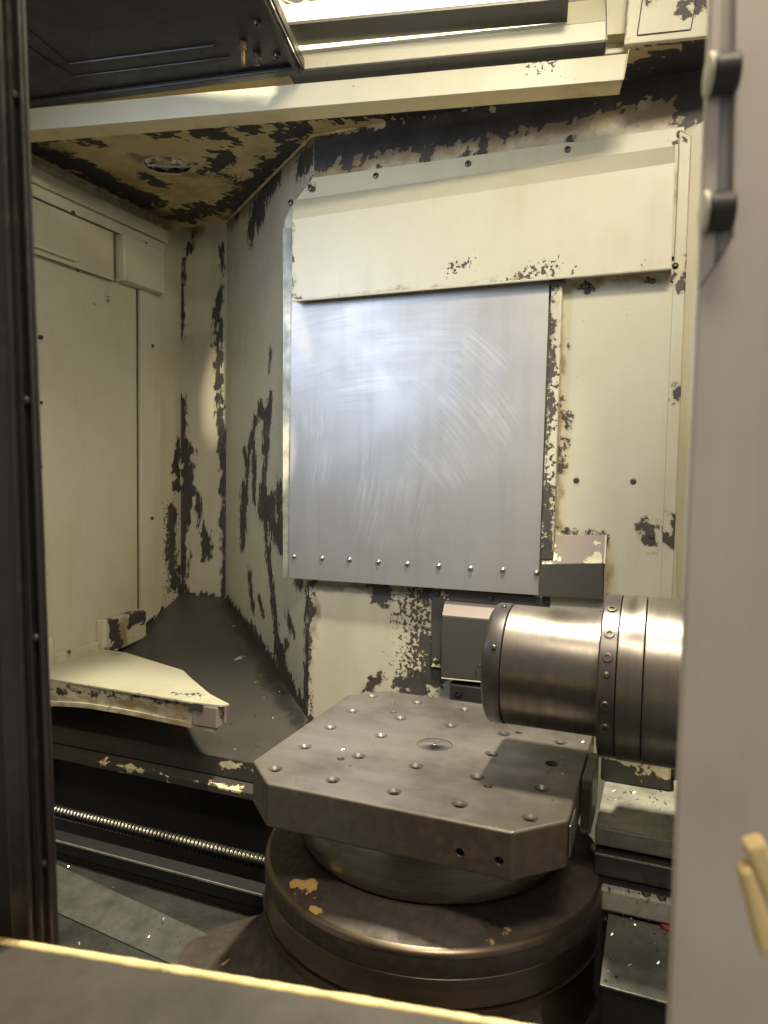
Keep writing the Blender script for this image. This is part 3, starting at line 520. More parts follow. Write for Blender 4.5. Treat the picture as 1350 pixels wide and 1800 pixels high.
# ------------------------------------------------------------------ brushed steel cover sheet
YS = .565
t = thing('steel_cover', 'large brushed stainless sheet riveted on the back wall', 'cover', (-.28,YS,.17))
q0 = [(-0.5994, 0.565, 0.9204), (0.0821, 0.565, 0.9273), (0.0783, 0.565, 0.1779), (-0.6001, 0.565, 0.1702)]
q0 = [V(a) for a in q0]; q0[0].z += .05; q0[1].z += .05
bm = BMn(); grid(bm, q0[3], q0[2], q0[1], q0[0], .02)
ext = bmesh.ops.extrude_face_region(bm, geom=bm.faces[:])
bmesh.ops.translate(bm, vec=(0,.003,0), verts=[v for v in ext['geom'] if isinstance(v, bmesh.types.BMVert)])
sh = finish('sheet', bm, M_sheet, t, chips=[('scuffA', 0.0997, [(-0.1547, 0.565, 0.6658), (-0.0665, 0.565, 0.595)]), ('scuffA', 0.043, [(-0.2257, 0.565, 0.5103), (-0.1354, 0.565, 0.4689)]), ('scuffA', 0.04, [(-0.0996, 0.565, 0.7749), (-0.0421, 0.565, 0.7316)]), ('scuffB', 0.0623, [(-0.3731, 0.565, 0.4645), (-0.3384, 0.565, 0.3174)]), ('scuffB', 0.0435, [(-0.2544, 0.565, 0.4233), (-0.2295, 0.565, 0.3371)]), ('scuffB', 0.0461, [(-0.5322, 0.565, 0.5984), (-0.5219, 0.565, 0.4618)]), ('scuffC', 0.1664, [(-0.5188, 0.565, 0.8676), (-0.2022, 0.565, 0.8074)]), ('scuffC', 0.091, [(-0.5168, 0.565, 0.7185), (-0.353, 0.565, 0.6846)])])
sf = [V(a) for a in [(-0.6342, 0.574, 1.1178), (-0.5944, 0.574, 1.1137), (-0.5926, 0.574, 0.1664), (-0.6247, 0.574, 0.1704)]]
bm = BMn(); prism(bm, sf, (0,.004,0), .0008); finish('side_flange', bm, M_cover, t)
bm = BMn(); prism(bm, [sf[0]+V((0,.004,0)), sf[3]+V((0,.004,0)), sf[3]+V((0,.026,0)), sf[0]+V((0,.026,0))], (.002,0,0)); finish('side_return', bm, M_cover, t)
for a in [(-0.5849, 0.565, 0.2308), (-0.5002, 0.565, 0.2314), (-0.4197, 0.565, 0.2318), (-0.3369, 0.565, 0.2311), (-0.2566, 0.565, 0.2318), (-0.1727, 0.565, 0.2315), (-0.0901, 0.565, 0.2313), (-0.0088, 0.565, 0.2326), (0.0726, 0.565, 0.2312)]: fasten(ME_rivet, a, (0,-1,0), t, 'rivet')

# ------------------------------------------------------------------ upper cream guard box
t = thing('guard_box', 'long cream guard box above the steel sheet on the back wall', 'guard box', (-.1,.53,.92))
fl = [V(a) for a in [(-0.637, 0.588, 1.1405), (-0.6165, 0.588, 1.1774), (-0.5522, 0.588, 1.244), (0.3617, 0.588, 1.2384), (0.3694, 0.588, 0.9553), (-0.6364, 0.588, 1.077)]]
bm = prism(BMn(), fl, (0,.008,0), .001); dice(bm,'x',.015); dice(bm,'z',.015)
finish('back_flange', bm, M_panel, t, chips=[('chip', 0.0067, [(-0.5519, 0.588, 1.2248), (-0.5602, 0.588, 1.211)]), ('chip', 0.005, [(-0.6314, 0.588, 1.1067), (-0.6152, 0.588, 1.0599)]), ('chip', 0.0105, [(0.3543, 0.588, 1.22)]), ('stain', 0.0103, [(0.3542, 0.588, 1.1932), (0.358, 0.588, 0.9463)]), ('chip', 0.0115, [(0.3538, 0.588, 0.9342)])])
fx = [(-0.5807, 0.53, 1.1191), (0.3453, 0.53, 1.1401), (0.3471, 0.53, 0.9198), (-0.5801, 0.53, 0.9115)]; tx = [(-0.6086, 0.586, 1.1908), (0.3446, 0.586, 1.1986)]
f0,f1,f2,f3 = map(V, fx); b0,b1 = map(V, tx)
bm = BMn()
grid(bm, f3, f2, f1, f0, .012)                 # front
grid(bm, f0, f1, b1, b0, .012)                 # sloped top
bk = lambda a: Vector((a.x, .586, a.z))
grid(bm, f3, f2, bk(f2)+V((0,0,.006)), bk(f3)+V((0,0,.006)), .02)
vs = [bm.verts.new(a) for a in (f0, b0, bk(f3), f3)]; bm.faces.new(vs)
vs = [bm.verts.new(a) for a in (f1, f2, bk(f2), b1)]; bm.faces.new(vs)
bmesh.ops.remove_doubles(bm, verts=bm.verts[:], dist=.0005)
gb = finish('box_shell', bm, M_panel, t, chips=[('speck', 0.0282, [(0.0469, 0.53, 0.9343), (0.0858, 0.53, 0.935)]), ('speck', 0.0126, [(0.1368, 0.53, 0.9322)]), ('speck', 0.0099, [(0.0342, 0.53, 0.9224), (-0.0394, 0.53, 0.9229)]), ('speck', 0.0083, [(0.2887, 0.53, 0.9307)]), ('chip', 0.0032, [(-0.5805, 0.53, 1.0988), (-0.5802, 0.53, 0.9233)]), ('chip', 0.0047, [(-0.5752, 0.53, 0.923), (-0.5515, 0.53, 0.9111)]), ('stain', 0.0104, [(-0.5683, 0.53, 0.9107), (0.08, 0.53, 0.9163)]), ('speck', 0.0174, [(-0.1515, 0.53, 0.9611), (-0.0955, 0.53, 0.9698)])])
bm = BMn(); tube(bm, [f3+V((0,.001,-.001)), f2+V((0,.001,-.001))], .0035, 8); finish('rolled_lip', bm, M_panel, gb, smooth=True)
for a in [(-0.6183, 0.588, 1.1866), (-0.5586, 0.588, 1.2182), (-0.3705, 0.588, 1.2253), (-0.127, 0.588, 1.2229), (0.1112, 0.588, 1.2235), (0.353, 0.588, 1.2226)]: fasten(ME_screw, a, (0,-1,0), t, 'screw', 1.1)
fasten(ME_screw, (0.3549, 0.56, 0.9293), (0,-.5,-.9), t, 'screw')

# ------------------------------------------------------------------ right access panel
t = thing('access_panel', 'tall narrow cream access panel right of the steel sheet', 'panel', (.24,.59,.17))
q = [V(a) for a in [(0.1091, 0.588, 0.965), (0.3591, 0.588, 0.9487), (0.3863, 0.588, 0.1613), (0.1031, 0.588, 0.1359)]]; 
bm = prism(BMn(), q, (0,.008,0), .001); dice(bm,'x',.012); dice(bm,'z',.012)
finish('panel_sheet', bm, M_panel, t, chips=[('chip', 0.0056, [(0.1263, 0.588, 0.6327), (0.1235, 0.588, 0.5952), (0.1221, 0.588, 0.5143), (0.1204, 0.588, 0.4845)]), ('chip', 0.0112, [(0.1179, 0.588, 0.4791)]), ('chip', 0.005, [(0.126, 0.588, 0.766)]), ('chip', 0.0042, [(0.1288, 0.588, 0.5548), (0.1239, 0.588, 0.5008)]), ('speck', 0.0085, [(0.1366, 0.588, 0.7218)]), ('chip', 0.0129, [(0.1617, 0.588, 0.9046)]), ('chip', 0.0114, [(0.3024, 0.588, 0.9057)]), ('chip', 0.0111, [(0.3058, 0.588, 0.3528), (0.3455, 0.588, 0.3415)]), ('chip', 0.0139, [(0.3289, 0.588, 0.3276), (0.3298, 0.588, 0.3054)]), ('chip', 0.007, [(0.1213, 0.588, 0.3306), (0.2287, 0.588, 0.3291)]), ('chip', 0.0098, [(0.2304, 0.588, 0.3158)]), ('stain', 0.0128, [(0.1049, 0.588, 0.889), (0.1157, 0.588, 0.3372)]), ('stain', 0.0126, [(0.2315, 0.588, 0.3226), (0.2389, 0.588, 0.1819)]), ('stain', 0.0143, [(0.1238, 0.588, 0.9139), (0.3476, 0.588, 0.9098)])])
q = [V(a) for a in [(0.3515, 0.582, 1.2301), (0.3775, 0.582, 1.2141), (0.3958, 0.582, 0.1632), (0.3886, 0.582, 0.1626)]]; q[2].x = q[1].x; q[3].x = q[0].x
bm = prism(BMn(), q, (0,.014,0), .003); dice(bm,'x',.012); dice(bm,'z',.012)
finish('edge_strip', bm, M_panel, t, chips=[('chip', 0.0114, [(0.3735, 0.582, 0.936), (0.3717, 0.582, 0.894)]), ('chip', 0.0139, [(0.3746, 0.582, 0.3692), (0.3751, 0.582, 0.3241)]), ('chip', 0.007, [(0.3662, 0.582, 0.6754), (0.365, 0.582, 0.6438)]), ('chip', 0.009, [(0.3726, 0.582, 1.2221)])])
for a in [(0.1629, 0.588, 0.9071), (0.3083, 0.588, 0.9078), (0.3525, 0.588, 0.9069), (0.1557, 0.588, 0.4555), (0.2835, 0.588, 0.4557), (0.3288, 0.588, 0.3316)]: fasten(ME_screw, a, (0,-1,0), t, 'screw')
# trim strip between sheet and panel
t = thing('trim_strip', 'narrow vertical trim strip with speckled paint beside the steel sheet', 'trim', (.1,.57,.2))
q = [V(a) for a in [(0.0866, 0.562, 0.921), (0.1127, 0.562, 0.919), (0.1111, 0.562, 0.2643), (0.0816, 0.562, 0.2624)]]
bm = prism(BMn(), q, (0,.034,0), .004, 3); dice(bm,'x',.008); dice(bm,'z',.012)
finish('strip', bm, M_panel, t, chips=[('chip', 0.007, [(0.0883, 0.562, 0.9104), (0.0897, 0.562, 0.7793), (0.0859, 0.562, 0.6471), (0.0847, 0.562, 0.5134)]), ('speck', 0.0195, [(0.0924, 0.562, 0.7792), (0.0919, 0.562, 0.5803), (0.0934, 0.562, 0.4462)]), ('chip', 0.0125, [(0.0953, 0.562, 0.4301), (0.091, 0.562, 0.263)]), ('speck', 0.0222, [(0.0948, 0.562, 0.4463), (0.0924, 0.562, 0.2631)]), ('chip', 0.0114, [(0.0987, 0.562, 0.9123)])])
bm = BMn(); a = V((0.1012, 0.552, 0.9174)); box(bm, (a.x-.018,.548,a.z-.012), (a.x+.018,.563,a.z+.006), .004)
finish('end_cap', bm, M_darkbox, t)
# lower angled guard
t = thing('small_guard', 'small box guard with bare dark front below the trim strip', 'guard', (.18,.56,.17))
a = [V(v) for v in [(0.1082, 0.587, 0.3232), (0.23, 0.587, 0.3293)]]; b2 = [V(v) for v in [(0.0846, 0.562, 0.253), (0.2304, 0.562, 0.2652), (0.2308, 0.562, 0.1801), (0.0816, 0.562, 0.1759)]]
a[0].y = a[1].y = .587
bm = BMn(); prism(bm, [a[0], a[1], b2[1], b2[0]], (0,.006,-.001), .001); dice(bm,'x',.01); dice(bm,'z',.01)
finish('sloped_top', bm, M_bare, t, chips=[('chip', 0.0111, [(0.1176, 0.56, 0.3191), (0.114, 0.56, 0.2647)]), ('chip', 0.0165, [(0.2173, 0.56, 0.3176), (0.2128, 0.56, 0.2643)]), ('chip', 0.0083, [(0.0984, 0.56, 0.2514), (0.1158, 0.56, 0.2498)])])
bm = BMn(); prism(bm, b2, (0,.006,0), .001); dice(bm,'x',.01); dice(bm,'z',.01)
finish('front_face', bm, M_darkbox, t, chips=[('chip', 0.0096, [(0.0922, 0.54, 0.2534), (0.1095, 0.54, 0.2492)]), ('chip', 0.0041, [(0.1011, 0.54, 0.1783), (0.1405, 0.54, 0.1789)]), ('chip', 0.0069, [(0.2268, 0.54, 0.2018)]), ('chip', 0.0041, [(0.2275, 0.54, 0.2545), (0.2322, 0.54, 0.1891)])])
bm = BMn(); prism(bm, [a[1], b2[1], b2[2], Vector((b2[2].x,.587,b2[2].z))], (-.004,0,0), .0005); finish('side_face', bm, M_panel, t)

# ------------------------------------------------------------------ dark hatch behind the spindle
t = thing('hatch_cover', 'dark hatch cover behind the spindle nose, under the steel sheet', 'hatch', (.05,.56,-.02))
q = [V(v) for v in [(-0.199, 0.59, 0.1751), (0.2005, 0.59, 0.1648), (0.207, 0.59, -0.0268), (-0.1943, 0.59, -0.0356)]]
bm = prism(BMn(), q, (0,.006,0), .001); dice(bm,'x',.012); dice(bm,'z',.012)
finish('mount_flange', bm, M_darkbox, t, chips=[('chip', 0.0059, [(-0.1927, 0.59, 0.1668), (-0.1728, 0.59, 0.1624)]), ('chip', 0.006, [(-0.1855, 0.59, -0.0166), (-0.1759, 0.59, -0.0334)]), ('speck', 0.0118, [(-0.1574, 0.59, 0.1548)])])
q = [V(v) for v in [(-0.1549, 0.545, 0.1105), (0.2002, 0.545, 0.1123), (0.2052, 0.545, -0.0349), (-0.1542, 0.545, -0.0456)]]; qt = [V(v) for v in [(-0.1601, 0.585, 0.1408), (0.1953, 0.585, 0.1406)]]
bm = BMn(); prism(bm, q, (0,.040,0), .002); finish('cover_front', bm, M_darkbox, t)
bm = BMn(); prism(bm, [q[0]+V((0,.001,.001)), q[1]+V((0,.001,.001)), qt[1], qt[0]], (0,.004,-.002), .0005); finish('cover_slope', bm, M_bare, t)
bm = BMn(); prism(bm, [q[3]+V((.001,-.001,-.001)), q[2]+V((0,-.001,-.001)), q[2]+V((0,.03,-.004)), q[3]+V((0,.03,-.004))], (0,0,-.003), .0005); finish('bottom_trim', bm, M_panel, t)
for v in [(-0.1833, 0.59, 0.1557), (-0.0422, 0.59, 0.157), (0.0981, 0.59, 0.156), (-0.1792, 0.59, -0.0204)]: fasten(ME_screw, v, (0,-1,0), t, 'screw')
t = thing('lower_block', 'small dark bolted block below the hatch cover behind the pallet', 'block', (.07,.56,-.1))
q = [V(v) for v in [(-0.1359, 0.56, -0.0619), (0.172, 0.56, -0.0614), (0.1735, 0.56, -0.1079), (-0.1348, 0.56, -0.1086)]]
bm = prism(BMn(), q, (0,.036,0), .003); finish('block', bm, M_darkbox, t)
bm = BMn(); q2 = [q[0]+V((.002,-.001,-.001)), q[1]+V((0,-.001,-.001)), q[1]+V((0,-.001,-.006)), q[0]+V((.002,-.001,-.006))]; prism(bm, q2, (0,.002,0)); finish('light_edge', bm, M_bare, t)
fasten(ME_screw, (-0.1116, 0.56, -0.085), (0,-1,0), t, 'screw', 1.5)

# ------------------------------------------------------------------ ball screw and guide rail in the pit
YB, ZB, RB = .08, -0.3375, .0138
t = thing('ball_screw', 'shiny threaded ball screw running under the rotary table', 'ball screw', (-.8,YB,ZB))
bm = BMn(); pitch = .0098; nx = int(1.25/pitch*8); seg = 20; prev = None
for i in range(nx+1):
    x = -1.37+1.25*i/nx; ring = []
    for k in range(seg):
        a = 2*PI*k/seg; ph = 2*PI*x/pitch - a
        r = RB-.0030*(max(0, math.cos(ph)))**1.6
        ring.append(bm.verts.new((x, YB+r*math.cos(a), ZB+r*math.sin(a))))
    if prev:
        for k in range(seg): bm.faces.new((prev[k], prev[(k+1)%seg], ring[(k+1)%seg], ring[k]))
    prev = ring
finish('threaded_shaft', bm, M_screwshaft, t, smooth='all')
t = thing('guide_rail', 'dark oily guide rail along the pit below the ball screw', 'rail', (-.7,-.05,-.36))
bm = BMn(); box(bm, (-1.37,-.062,-.336), (-.22,-.03,-.306), .003); finish('rail', bm, M_pit, t)
bm = BMn(); box(bm, (-1.37,-.064,-.311), (-.22,-.0625,-.3065), .0005); finish('bright_edge', bm, M_cover, t)  # thin lighter strip along the upper front edge of the rail
bm = BMn(); box(bm, (-1.37,-.058,-.359), (-.22,-.02,-.338), .002); finish('rail_base', bm, M_pit, t)
# ------------------------------------------------------------------ rotary table
t = thing('rotary_table', 'rusty brown round rotary table carrying the pallet', 'rotary table', (0,0,-.36))
bm = BMn(); lathe(bm, [(.17,-.068),(.2255,-.0695),(.2255,-.138),(.2245,-.1465),(.218,-.149)], (0,0,0), seg=128); finish('turntable', bm, M_turn, t, smooth=True)
bm = BMn(); lathe(bm, [(.2812,-.1732),(.2868,-.1760),(.2892,-.1795),(.2896,-.1838)], (0,0,0), seg=160); finish('worn_rim', bm, M_band, t, smooth='all')
prof = [(.214,-.1515),(.226,-.151),(.2285,-.1515),(.250,-.1595),(.270,-.168),(.281,-.1735),(.2865,-.1765),(.2885,-.1795),(.289,-.183)]
pf = []
for (a, b), (c, d) in zip(prof[:-1], prof[1:]):
    k = max(1, int(math.hypot(c-a, d-b)/.006))
    pf += [(a+(c-a)*i/k, b+(d-b)*i/k) for i in range(k)]
pf.append(prof[-1])
bm = BMn(); lathe(bm, pf, (0,0,0), seg=220)
finish('table_disc', bm, M_disc, t, smooth=True, auto=28, chips=[('chip', 0.0079, [(-0.163, -0.2051, -0.168), (-0.1407, -0.2207, -0.168), (-0.1177, -0.2238, -0.168)]), ('chip', 0.0049, [(-0.1442, -0.2415, -0.168), (-0.1372, -0.2273, -0.168)]), ('chip', 0.005, [(-0.1322, -0.2088, -0.168)]), ('speck', 0.0077, [(-0.1035, -0.2367, -0.168)]), ('chip', 0.0057, [(-0.0937, -0.2599, -0.168)]), ('chip', 0.0048, [(-0.0996, -0.2351, -0.168), (-0.0987, -0.25, -0.168)]), ('chip', 0.0037, [(-0.0405, -0.2843, -0.168)]), ('chip', 0.0023, [(-0.0311, -0.2898, -0.168)]), ('chip', 0.0037, [(0.1713, -0.2094, -0.168)]), ('chip', 0.0028, [(0.1531, -0.2211, -0.168)])])
bm = BMn(); lathe(bm, [(.289,-.1842),(.2895,-.209),(.2885,-.2115)], (0,0,0), seg=128); finish('rim_band', bm, M_disc, t, smooth=True)
bm = BMn(); lathe(bm, [(.2865,-.2125),(.288,-.214),(.288,-.255),(.2865,-.2565)], (0,0,0), seg=128); finish('steel_band', bm, M_band, t, smooth=True)
bm = BMn(); lathe(bm, [(.280,-.2575),(.2915,-.258),(.2915,-.2600),(.287,-.2612),(.2865,-.40)], (0,0,0), seg=128); finish('lower_ring', bm, M_band, t, smooth=True)
bm = BMn(); lathe(bm, [(.2825,-.262),(.2865,-.275),(.2905,-.288),(.298,-.305),(.310,-.318),(.330,-.330),(.356,-.3375),(.395,-.3435),(.43,-.347)], (0,0,0), seg=110, a0=math.radians(165), a1=math.radians(320))
for v in bm.verts:
    a = math.degrees(math.atan2(v.co.y, v.co.x)) % 360; k = min(1, max(0, (a-183)/26)); k = k*k*(3-2*k); r_ = math.hypot(v.co.x, v.co.y)
    r2 = .2825+(r_-.2825)*k; v.co.x *= r2/r_; v.co.y *= r2/r_
finish('saddle_flare', bm, M_disc, t, smooth='all', chips=[('chip', 0.0068, [(-0.2911, -0.2018, -0.34), (-0.2757, -0.1833, -0.34)]), ('chip', 0.0044, [(-0.2155, -0.2021, -0.34), (-0.2246, -0.1959, -0.34)])])
for ang in (200, 305):
    a = math.radians(ang); fasten(ME_socket, (.252*math.cos(a), .252*math.sin(a), -.160), (math.cos(a)*.38, math.sin(a)*.38, 1), t, 'bolt')

# ------------------------------------------------------------------ pallet
t = thing('pallet', 'square ground steel pallet with cut corners and a grid of threaded holes', 'pallet', (0,0,-.069))
c, h, th = .064, .25, .068
oct_ = [(-h+c,-h),(h-c,-h),(h,-h+c),(h,h-c),(h-c,h),(-h+c,h),(-h,h-c),(-h,-h+c)]
bm = prism(BMn(), [(x,y,-th) for x,y in oct_], (0,0,th), .0035, 3)
plate = finish('plate_body', bm, M_pallet, t)
holes = [((i-2)*.1, (j-2)*.1) for j in range(5) for i in range(5) if not (i == 2 and j == 2)]
small = [V(q) for q in [(-0.1232, -0.1213, 0.0), (-0.1237, 0.1251, 0.0), (0.1234, -0.1248, 0.0), (0.1236, 0.1171, 0.0)]]
cut = BMn()
for x, y in holes: lathe(cut, [(0,-.03),(.0084,-.03),(.0084,-.004),(.0118,.0002),(.0118,.004),(0,.004)], (x,y,0), seg=24)
for q in small: lathe(cut, [(0,-.02),(.0058,-.02),(.0058,-.002),(.0072,.0002),(.0072,.004),(0,.004)], (q.x,q.y,0), seg=18)
lathe(cut, [(0,-.004),(.0305,-.004),(.0305,.004),(0,.004)], (0,0,0), seg=48)
side = [(0.1149, -0.25, -0.0429), (0.1689, -0.25, -0.0429)]
for q in side: lathe(cut, [(0,-.004),(.0075,-.004),(.0058,.003),(.0058,.02),(0,.02)], (q[0],-.25,q[2]), ax=(0,1,0), seg=18)
bmesh.ops.recalc_face_normals(cut, faces=cut.faces[:])
cme = bpy.data.meshes.new('cut'); cut.to_mesh(cme); cut.free()
co = bpy.data.objects.new('cut', cme); COL.objects.link(co)
md = plate.modifiers.new('b', 'BOOLEAN'); md.object = co; md.operation = 'DIFFERENCE'; md.solver = 'EXACT'
bpy.context.view_layer.update()
co.location = (0,0,0)
dg = bpy.context.evaluated_depsgraph_get()
nm = bpy.data.meshes.new_from_object(plate.evaluated_get(dg)); plate.modifiers.clear(); plate.data = nm
bpy.data.objects.remove(co); 
nm.materials.clear(); nm.materials.append(M_pallet); nm.materials.append(M_palside)
for f in nm.polygons:
    f.material_index = 1 if (abs(f.normal.z) < .5 and (max(abs(f.center.x), abs(f.center.y)) > .2485 or abs(f.center.x)+abs(f.center.y) > .434)) else 0
for x, y in holes: fasten(ME_insert, (x,y,-.003), (0,0,1), t, 'threaded_insert')
for q in small: fasten(ME_insert, (q.x,q.y,-.002), (0,0,1), t, 'threaded_insert', .68)
bm = BMn(); lathe(bm, [(.0022,-.006),(.0022,-.0012),(.0035,-.0003),(.0295,-.0003),(.0300,-.0010),(.0300,-.0035)], (0,0,0), seg=64); finish('centre_plug', bm, M_turn, t, smooth=True)
for q in side: fasten(ME_insert, (q[0],-.249,q[2]), (0,-1,0), t, 'side_hole', .72)
bm = BMn(); box(bm, (.2515,-.042,-.086), (.268,.075,.0005), .002); eb = finish('edge_locator', bm, M_palside, t)
bm = BMn(); box(bm, (.2535,-.0435,-.076), (.266,-.0425,-.014), .0004); finish('locator_slot', bm, M_ring, eb)
bm = BMn(); box(bm, (.2512,-.185,-.052), (.2535,-.130,-.008), .0006); finish('edge_blade', bm, M_bright, t)

# ------------------------------------------------------------------ spindle
YX, ZX = -.02, .1635
t = thing('spindle', 'horizontal cylindrical steel spindle with dark nose ring above the pallet', 'spindle', (.3,YX,ZX-.13))
def ringpart(name, prof, mat, seg=128):
    b_ = BMn(); lathe(b_, prof, (0,YX,ZX), (1,0,0), seg); return finish(name, b_, mat, t, smooth=True, auto=30)
ringpart('nose_ring', [(.045,.103),(.088,.1035),(.0945,.1075),(.0962,.112),(.0962,.1315),(.0955,.1325),(.05,.1328)], M_ring)
ringpart('nose_sleeve', [(.06,.1338),(.0944,.1338),(.0951,.1345),(.0951,.279),(.06,.279)], M_spin)
ringpart('bolt_flange', [(.08,.2765),(.1215,.2765),(.1240,.279),(.1240,.3005),(.1232,.3012),(.08,.3014)], M_ring)
ringpart('front_housing', [(.08,.3024),(.1236,.3024),(.1243,.303),(.1243,.3360),(.1236,.3366),(.08,.3366)], M_spin)
ringpart('rear_housing', [(.08,.3380),(.1238,.3380),(.1245,.3388),(.1252,.62),(.06,.62)], M_spin)
for x, a in [(0.2895, 2.0178), (0.2855, 2.4075), (0.2857, 2.6904), (0.2866, -3.0441), (0.2856, -2.7645)]:
    fasten(ME_socket, (.2895,YX+.1243*math.cos(a),ZX+.1243*math.sin(a)), (0,math.cos(a),math.sin(a)), t, 'socket_bolt', .92)
for a in (-1.0, -.4, .3, 1.0): fasten(ME_socket, (.2895,YX+.1243*math.cos(a),ZX+.1243*math.sin(a)), (0,math.cos(a),math.sin(a)), t, 'socket_bolt', .92)
for x, a in [(0.1231, 2.6633), (0.1181, 1.7455)]:
    fasten(ME_small, (.122,YX+.0962*math.cos(a),ZX+.0962*math.sin(a)), (0,math.cos(a),math.sin(a)), t, 'set_screw', .9)
x, a = (0.2856, 2.8875)
fasten(ME_small, (.2895,YX+.1243*math.cos(a),ZX+.1243*math.sin(a)), (0,math.cos(a),math.sin(a)), t, 'set_screw')
bm = BMn(); tube(bm, [V((.104,YX-.075,ZX+.01)), V((.098,YX-.08,ZX+.012)), V((.094,YX-.082,ZX+.004)), V((.095,YX-.083,ZX-.008))], .0018, 8); finish('drive_clip', bm, M_screwm, t, smooth=True)
# spindle head body far right, hidden mostly by the door
t = thing('machine_column', 'grey machine column casting at the right behind the sliding door', 'column', (.75,.1,-.3))
bm = BMn(); box(bm, (.62,-.25,-.20), (.95,.45,.60), .02); finish('casting', bm, M_palside, t)

# ------------------------------------------------------------------ telescopic way covers at right
t = thing('way_cover', 'stepped steel way covers under the spindle at the right of the pallet', 'way cover', (.5,.1,-.36))
bm = BMn(); box(bm, (.270,.019,-.131), (.95,.44,-.100), .003); finish('cover_step', bm, M_cover, t)
bm = BMn(); box(bm, (.272,-.001,-.170), (.95,.44,-.1325), .002); finish('cover_step', bm, M_ring, t)
bm = BMn(); box(bm, (.272,-.0025,-.1365), (.95,-.0012,-.1330), .0005); finish('bright_edge', bm, M_bright, t)  # thin bright strip along the front edge of the second step
bm = BMn(); box(bm, (.280,-.013,-.205), (.95,.44,-.172), .002); finish('cover_step', bm, M_pit, t)
bm = BMn(); box(bm, (.285,-.032,-.208), (.95,-.0145,-.172), .004); r_ = finish('side_rail', bm, M_cover, t)
for x in (.352, .374, .395): fasten(ME_screw, (x,-.024,-.1718), (0,0,1), r_, 'screw')
bm = BMn(); prism(bm, [(.298,-.175,-.228), (.95,-.185,-.228), (.95,-.033,-.210), (.298,-.033,-.210)], (0,0,-.003), .0008); finish('side_tray', bm, M_traylight, t)
bm = BMn(); box(bm, (.300,-.17,-.40), (.95,-.04,-.234), .002); finish('tray_skirt', bm, M_pit, t)
bm = BMn(); box(bm, (.262,.204,-.0995), (.384,.26,-.045), .004); dice(bm,'x',.008); dice(bm,'z',.008)
t2 = tag(finish('stop_block', bm, M_darkbox, chips=[('chip',.012,[(.27,.204,-.05),(.384,.204,-.052)]),('chip',.012,[(.345,.204,-.06),(.38,.204,-.06)])]), 'dark block with cream paint remnants sitting under the spindle flange', 'block')
bm = BMn(); box(bm, (.262,.262,-.0995), (.80,.60,.02), .006); tag(finish('rear_casting', bm, M_darkbox), 'dark casting behind the stop block below the spindle', 'casting')
bm = BMn(); prism(bm, [(.372,-.036,-.2095),(.398,-.034,-.2095),(.398,-.042,-.2108),(.380,-.044,-.2112)], (0,0,.005), .0015)
tag(finish('red_plug', bm, M_red), 'small red plastic scrap lying among chips beside the rail', 'plug')

# ------------------------------------------------------------------ roof parts
D = Vector((0.9851, 0.1722, 0.0)); NB = Vector((-0.1722, 0.9851, 0.0))
bl_, br_ = V((-1.1194, 0.1701, 1.2709)), V((0.2419, 0.4081, 1.2707))
bl2 = bl_-D*.32
t = thing('roof_beam', 'long flat cream roof beam crossing the top below the dark panel', 'beam', tuple((bl_+br_)/2))
H = .0505
bm = BMn(); prism(bm, [bl2, br_, br_+D*.007+V((0,0,H)), bl2+V((0,0,H))], NB*.003, .0008); dice(bm,'x',.02)
finish('face_plate', bm, M_panel, t, chips=[('speck',.006,[tuple(br_-D*.18+V((0,0,H))), tuple(br_-D*.13+V((0,0,H)))])])
bm = BMn(); prism(bm, [bl2+NB*.003, br_+NB*.003, br_+NB*.06, bl2+NB*.06], (0,0,.003), .0005); finish('bottom_flange', bm, M_ceil, t)
bm = BMn(); prism(bm, [br_+D*.007+V((0,0,H))-NB*.014, br_+D*.007+V((0,0,H)), br_, ], D*.002, 0); finish('end_tab', bm, M_panel, t)
# slats above the beam
t = thing('roof_slat', 'lower wide cream sheet metal slat just above the roof beam', 'slat', (-0.0868, 0.3202, 1.3348))
a = [V(v) for v in [(-0.4466, 0.2573, 1.3353), (0.2093, 0.372, 1.3354), (0.208, 0.3718, 1.3726), (-0.4469, 0.2572, 1.3664)]]; b2 = [V(v) for v in [(0.2016, 0.4214, 1.4464), (-0.4733, 0.3034, 1.4344)]]
bm = BMn(); prism(bm, a, NB*.003, .001); finish('slat_face', bm, M_panel, t)
bm = BMn(); prism(bm, [a[3]+V((0,0,.0005)), a[2]+V((0,0,.0005)), b2[0], b2[1]], NB*.003, .0005); dice(bm,'x',.012); finish('slat_slope', bm, M_panel, t, chips=[('stain', 0.0149, [(-0.4383, 0.2791, 1.4073), (-0.3873, 0.288, 1.4167)]), ('chip', 0.0075, [(-0.4127, 0.2835, 1.4168), (-0.4382, 0.2791, 1.4037)])])
bm = BMn(); prism(bm, [a[0]-V((0,0,.0008)), a[1]-V((0,0,.0008)), a[1]-V((0,0,.0008))+NB*.05, a[0]-V((0,0,.0008))+NB*.05], (0,0,-.003)); finish('underside', bm, M_darkbox, t)  # coloured dark to stand for the shaded gap above the beam
t = thing('roof_slat', 'upper bright cream slat at the top edge above the lower slat', 'slat', (-0.1133, 0.2445, 1.3834))
a = [V(v) for v in [(-0.4136, 0.192, 1.3925), (0.146, 0.2899, 1.3854), (0.1443, 0.2896, 1.4398), (-0.414, 0.1919, 1.4287)]]
bm = BMn(); prism(bm, a, NB*.003, .001); finish('slat_face', bm, M_panel, t)
bm = BMn(); prism(bm, [a[0]-V((0,0,.001)), a[1]-V((0,0,.001)), a[1]-V((0,0,.001))+NB*.075, a[0]-V((0,0,.001))+NB*.075], (0,0,-.004)); finish('underside', bm, M_darkbox, t)  # coloured dark for the shaded gap; depth set to shade the lower slat
